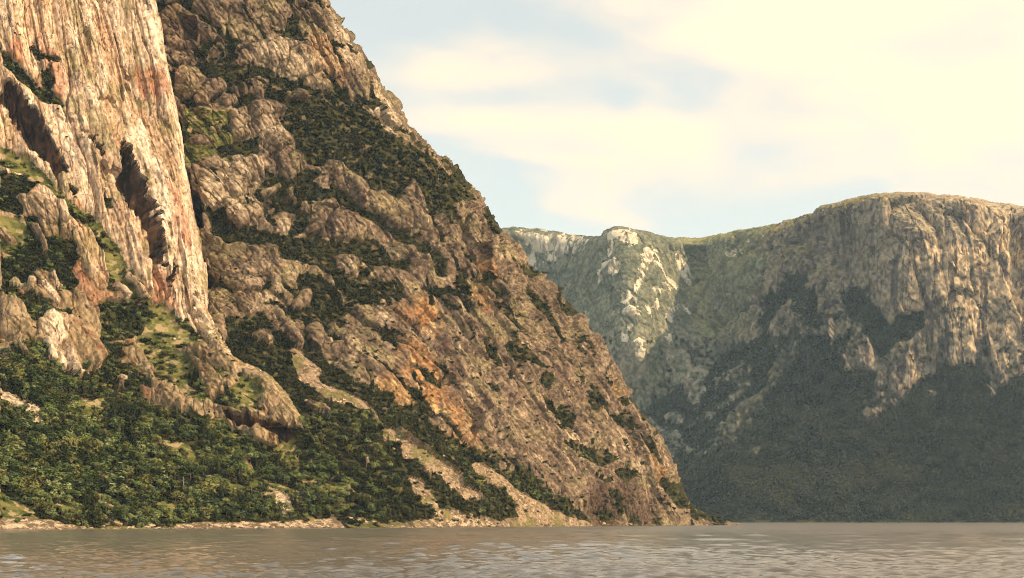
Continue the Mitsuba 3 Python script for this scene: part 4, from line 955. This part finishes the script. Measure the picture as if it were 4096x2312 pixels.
def name_plants(kind, qs):
    """Each plant's label: size and tint, where it stands, and in which part of that place."""
    zone = [next(i for i, (f, _) in enumerate(ZONES) if f(q[6], q[7])) for q in qs]
    hs = np.array([q[3] for q in qs])
    cut = np.quantile(hs, [1 / 3, 2 / 3])
    out = []
    for q, z in zip(qs, zone):
        xs, ys = (np.array([r[k] for r, w in zip(qs, zone) if w == z]) for k in (6, 7))
        size = 'small' if q[3] < cut[0] else 'tall' if q[3] > cut[1] else 'middling'
        if kind == 'shrub':
            size = {'small': 'little', 'tall': 'broad', 'middling': 'rounded'}[size]
        part = ''
        if len(xs) > 3:
            v = np.searchsorted(np.quantile(ys, [1 / 3, 2 / 3]), q[7])
            u = np.searchsorted(np.quantile(xs, [.25, .5, .75]), q[6])
            part = ', ' + ('upper', 'middle', 'lower')[v] + ' ' + ('far left', 'left', 'right', 'far right')[u] + ' part'
        out.append(f'{size} {LOOKS[kind][q[1]]} {ZONES[z][1]}{part}')
    return out


def place_matrix(p, h, w, spin):
    return T().translate([float(p[0]), float(p[1]), float(p[2] - .04 * h)]).rotate([0, 0, 1], spin).scale([h * w, h * w, h])


for kind in KINDS:
    mine = sorted([q for q in plants if q[0] == kind], key=lambda q: -q[3] * (q[4] if kind != 'spruce_tree' else 1) / q[2][1])
    single = []
    if kind != 'far_tree':
        # the largest 300 that stand in the frame
        single = [q for q in mine if 2 < q[6] < 1022 and q[7] > 3][:300]
        texts = name_plants(kind, single)
        for k, q in enumerate(single):
            key = numb(kind, k)
            m = place_matrix(q[2], q[3], q[4], q[5])
            tr, cr = PLY[kind, q[1]]
            labels[key] = {'label': texts[k], 'category': WORDS[kind]}
            if texts.count(texts[k]) > 1:
                labels[key]['group'] = 'each ' + texts[k]
            if tr is None:
                scene[key] = {**cr, 'to_world': m}
            else:
                scene[key + '__trunk'] = {**tr, 'to_world': m}
                scene[key + '__crown'] = {**cr, 'to_world': m}
    ids = {id(q) for q in single}
    rest = [q for q in mine if id(q) not in ids]
    stuff = {'broadleaf_tree': 'broadleaf_wood', 'spruce_tree': 'spruce_wood', 'shrub': 'scrub', 'far_tree': 'far_forest'}[kind]
    for j in range(len(KINDS[kind])):
        tr, cr = PLY[kind, j]
        scene[f'group_{kind}_{j}'] = {'type': 'shapegroup', 'crown': cr} | ({'trunk': tr} if tr is not None else {})
    for k, q in enumerate(rest):
        scene[f'{stuff}__{k + 1:03d}'] = {'type': 'instance', 'to_world': place_matrix(q[2], q[3], q[4], q[5]), 'group': {'type': 'ref', 'id': f'group_{kind}_{q[1]}'}}
    labels[stuff] = {'label': {'broadleaf_wood': 'mass of green broadleaf wood covering the near lower slopes', 'spruce_wood': 'mass of dark spruce wood in bands on the near mountainside', 'scrub': 'dark low scrub filling the gaps on the near slopes', 'far_forest': 'dark blue-green forest covering the foot of the far mountains'}[stuff], 'category': {'scrub': 'scrub'}.get(stuff, 'forest'), 'kind': 'stuff'}

# --- bare snags, and one red bush by the water
def make_snag(seed):
    rng = np.random.default_rng(seed)
    stem = cone((0, 0, -.06), (.03, 0, 1.0), .03, .006)
    arms = []
    for h in np.linspace(.3, .92, 9):
        a = rng.uniform(0, 6.28)
        r = .34 * (1.1 - h) * rng.uniform(.7, 1.2)
        arms.append(cone((.03 * h, 0, h), (.03 * h + r * math.cos(a), r * math.sin(a), h + rng.uniform(-.02, .10)), .013, .003, 4))
    return stem, join(arms)


for k, (x, y, h, text) in enumerate([(183, 492, 9.0, 'pale bare snag standing among green trees above the shore'), (252, 500, 7.5, 'grey bare snag near the water left of the gully'), (312, 470, 8.0, 'grey bare snag in the wood below the overhang'), (338, 505, 7.0, 'pale bare snag close to the shore under the scree'), (405, 135, 6.0, 'grey bare snag in the upper forest band'), (440, 180, 6.0, 'grey bare snag below the skyline of the upper forest')]):
    look = LL if x < interp_edge(EDGE_L, y) else LB
    p, _ = look.at(np.array([x]), np.array([y]))
    m = place_matrix(p[0], h, 1.3, 40.0 * k)
    st, ar = make_snag(900 + k)
    key = numb('dead_tree', k)
    scene[key + '__trunk'] = {**dict_ply(*st, 'm_snag'), 'to_world': m}
    scene[key + '__branches'] = {**dict_ply(*ar, 'm_snag'), 'to_world': m}
    labels[key] = {'label': text, 'category': 'dead tree'}
p, _ = LL.at(np.array([73.5]), np.array([519.5]))
V, Fc, Nn = KINDS['shrub'][0][1]
scene['red_bush'] = {**dict_ply(V, Fc, 'm_leaf_red', Nn), 'to_world': place_matrix(p[0], 2.6, 1.4, 20)}
labels['red_bush'] = {'label': 'small red-leaved bush by the waterline left of the brown boulders', 'category': 'bush'}

# --- boulders


def make_boulder(seed, n=15):
    rng = np.random.default_rng(seed)
    d = rng.normal(size=(n, 3))
    d /= np.linalg.norm(d, axis=1, keepdims=True)
    d = d * rng.uniform(.8, 1.0, (n, 1)) * [1, .8, .62]
    return trimesh.convex.convex_hull(d)


ROCKS = [make_boulder(s) for s in range(500, 508)]
RPLY = {(j, m): mikit.ply(r, m) for j, r in enumerate(ROCKS) for m in ('m_boulder', 'm_boulder_brown')}
count = {}


def boulder(kind, look, x, y, size, mat, label, group, rng, sink=.25, flat=1.0, lean=None):
    p, n = look.at(np.array([x]), np.array([y]))
    p = p[0]
    if kind == 'shore_rock':
        p = np.array([p[0], p[1], max(p[2], -.1)])
    key = numb(kind, count.setdefault(kind, 0))
    count[kind] += 1
    m = T().translate([float(p[0]), float(p[1]), float(p[2] + size * (.4 - sink))]).rotate([0, 0, 1], float(rng.uniform(0, 360))).rotate([1, .3, 0], float(rng.uniform(-22, 22))).scale([size, size, size * flat])
    if lean is not None:
        m = T().translate([float(p[0]), float(p[1]), float(p[2] + size * .25)]).rotate([0, 1, 0], lean).rotate([1, 0, 0], 15).scale([size * 1.5, size, size * flat])
    scene[key] = {**RPLY[int(rng.integers(8)), mat], 'to_world': m}
    labels[key] = {'label': label, 'category': 'boulder' if kind == 'boulder' else 'rock'}
    if group:
        labels[key]['group'] = group


rng = np.random.default_rng(5)
# boulders told apart in the photograph
for (x, y, s, mat, text) in [
        (374, 468, 2.0, 'm_boulder', 'round pale boulder alone among dark trees below the middle scree strip'), (442, 458, 1.9, 'm_boulder', 'pale boulder at the top edge of the right wooded band'), (431, 449, 1.6, 'm_boulder', 'smaller pale boulder just above another at the right wooded band'),
        (306, 407, 1.8, 'm_boulder', 'pale boulder at the top of a group of three beside the spur'), (314, 413, 2.2, 'm_boulder', 'broad white boulder in the middle of a group of three beside the spur'), (320, 412, 1.5, 'm_boulder', 'small pale boulder at the right of a group of three beside the spur'),
        (352, 405, 1.5, 'm_boulder', 'pale boulder lying on the upper scree strip'), (405, 457, 1.3, 'm_boulder', 'small white boulder near the top of the lower scree strip'), (411, 482, 2.6, 'm_boulder', 'long pale boulder at the edge of the lower wooded band'),
        (121, 385, 2.8, 'm_boulder', 'upright pale boulder standing out of the green wood left of the spur'), (118, 509, 5.2, 'm_boulder_brown', 'big tilted brown boulder in the trees above the shore'), (113, 523, 4.6, 'm_boulder_brown', 'brown boulder at the water under the big tilted one'),
        (148, 524, 3.4, 'm_boulder', 'pale wedge-shaped boulder on the shore right of the brown boulders'), (393, 450, 1.6, 'm_boulder', 'pale flat boulder left of the lower scree strip'), (457, 488, 2.2, 'm_boulder', 'pale boulder at the lower end of the scree strip'), (470, 515, 2.0, 'm_boulder', 'pale boulder above the shore at the scree fan'), (163, 337, 2.2, 'm_boulder', 'small pale boulder at the top of the green spur'),
        (174, 336, 1.8, 'm_boulder', 'small white boulder right of another at the top of the green spur')]:
    boulder('boulder', LL if x < interp_edge(EDGE_L, y) else LB, x, y, s, mat, text, None, rng, *((.25, .6, 28.0) if s > 3.2 else ()))
# loose blocks on each scree strip
for k, (p, look, phrase) in enumerate([(SCREE_B[0], LB, 'on the upper scree strip'), (SCREE_B[1], LB, 'on the lower scree strip'), (SCREE_B[2], LB, 'at the toe of the scree by the shore'), (SCREE_B[4], LB, 'on the wide scree fan near the nose'), (SCREE_L[0], LL, 'on the pale rockfall at far left')]):
    a, b, c, d = p.bounds
    n = 0
    while n < (34 if k != 4 else 26):
        x, y = rng.uniform(a, c), rng.uniform(b, min(d, 526))
        if shapely.contains_xy(p, x, y):
            boulder('boulder', look, x, y, float(rng.choice([.7, .9, 1.2, 1.6], p=[.4, .3, .2, .1])), 'm_boulder' if rng.random() < .6 else 'm_boulder_brown', f'loose rock block {phrase}', f'loose rock blocks {phrase}', rng, .2)
            n += 1
# rocks along the waterline
shore = [(0, 530.2), (60, 529.8), (130, 529), (200, 528.8), (280, 528.4), (340, 528.3), (400, 528), (450, 527.4), (500, 526.9), (560, 526.2), (600, 526), (660, 525.6), (704, 525.3), (740, 525)]
STRETCH = [(45, 'at far left'), (100, 'left of the brown boulders'), (150, 'below the brown boulders'), (205, 'under the trees right of brown boulders'), (260, 'under the trees below the spur'), (310, 'left of the grassy gully'), (355, 'below the grassy gully'), (400, 'right of the grassy gully'), (450, 'left of the scree fans'), (500, 'below the first scree fan'), (550, 'below the wide scree fan'), (600, 'right of the scree fans'), (660, 'under the nose cliff'), (750, 'on the tip of the nose')]
texts = []
for k in range(300):
    x = float(rng.uniform(0, 742))
    y = float(np.interp(x, *np.array(shore).T)) - abs(rng.normal(0, 1.8)) - .1
    look = LL if x < 398 else LB
    size = float(.5 + 1.9 * rng.random() ** 2)
    pale = rng.random() < (.72 if x < 420 else .4)
    text = ('small' if size < .7 else 'middling' if size < 1.2 else 'large') + (' pale' if pale else ' brown') + ' rock on the waterline ' + next(w for e, w in STRETCH if x < e)
    texts.append(text)
    boulder('shore_rock', look, x, y, size, 'm_boulder' if pale else 'm_boulder_brown', text, None, rng, .3, .7)
for k, text in enumerate(texts):
    if texts.count(text) > 1:
        labels[numb('shore_rock', k)]['group'] = 'each ' + text

# ------------------------------------------------------------------ the air
scene['haze'] = {'type': 'cube', 'to_world': T().translate([0, 1000, 346]).scale([6000, 6500, 354]), 'bsdf': {'type': 'null'}, 'interior': {'type': 'ref', 'id': 'haze_air'}}
labels['haze'] = {'label': 'thin pale summer haze over the whole lake and mountains', 'category': 'haze', 'kind': 'stuff'}
print(len(plants), 'plants', {k: sum(q[0] == k for q in plants) for k in KINDS})
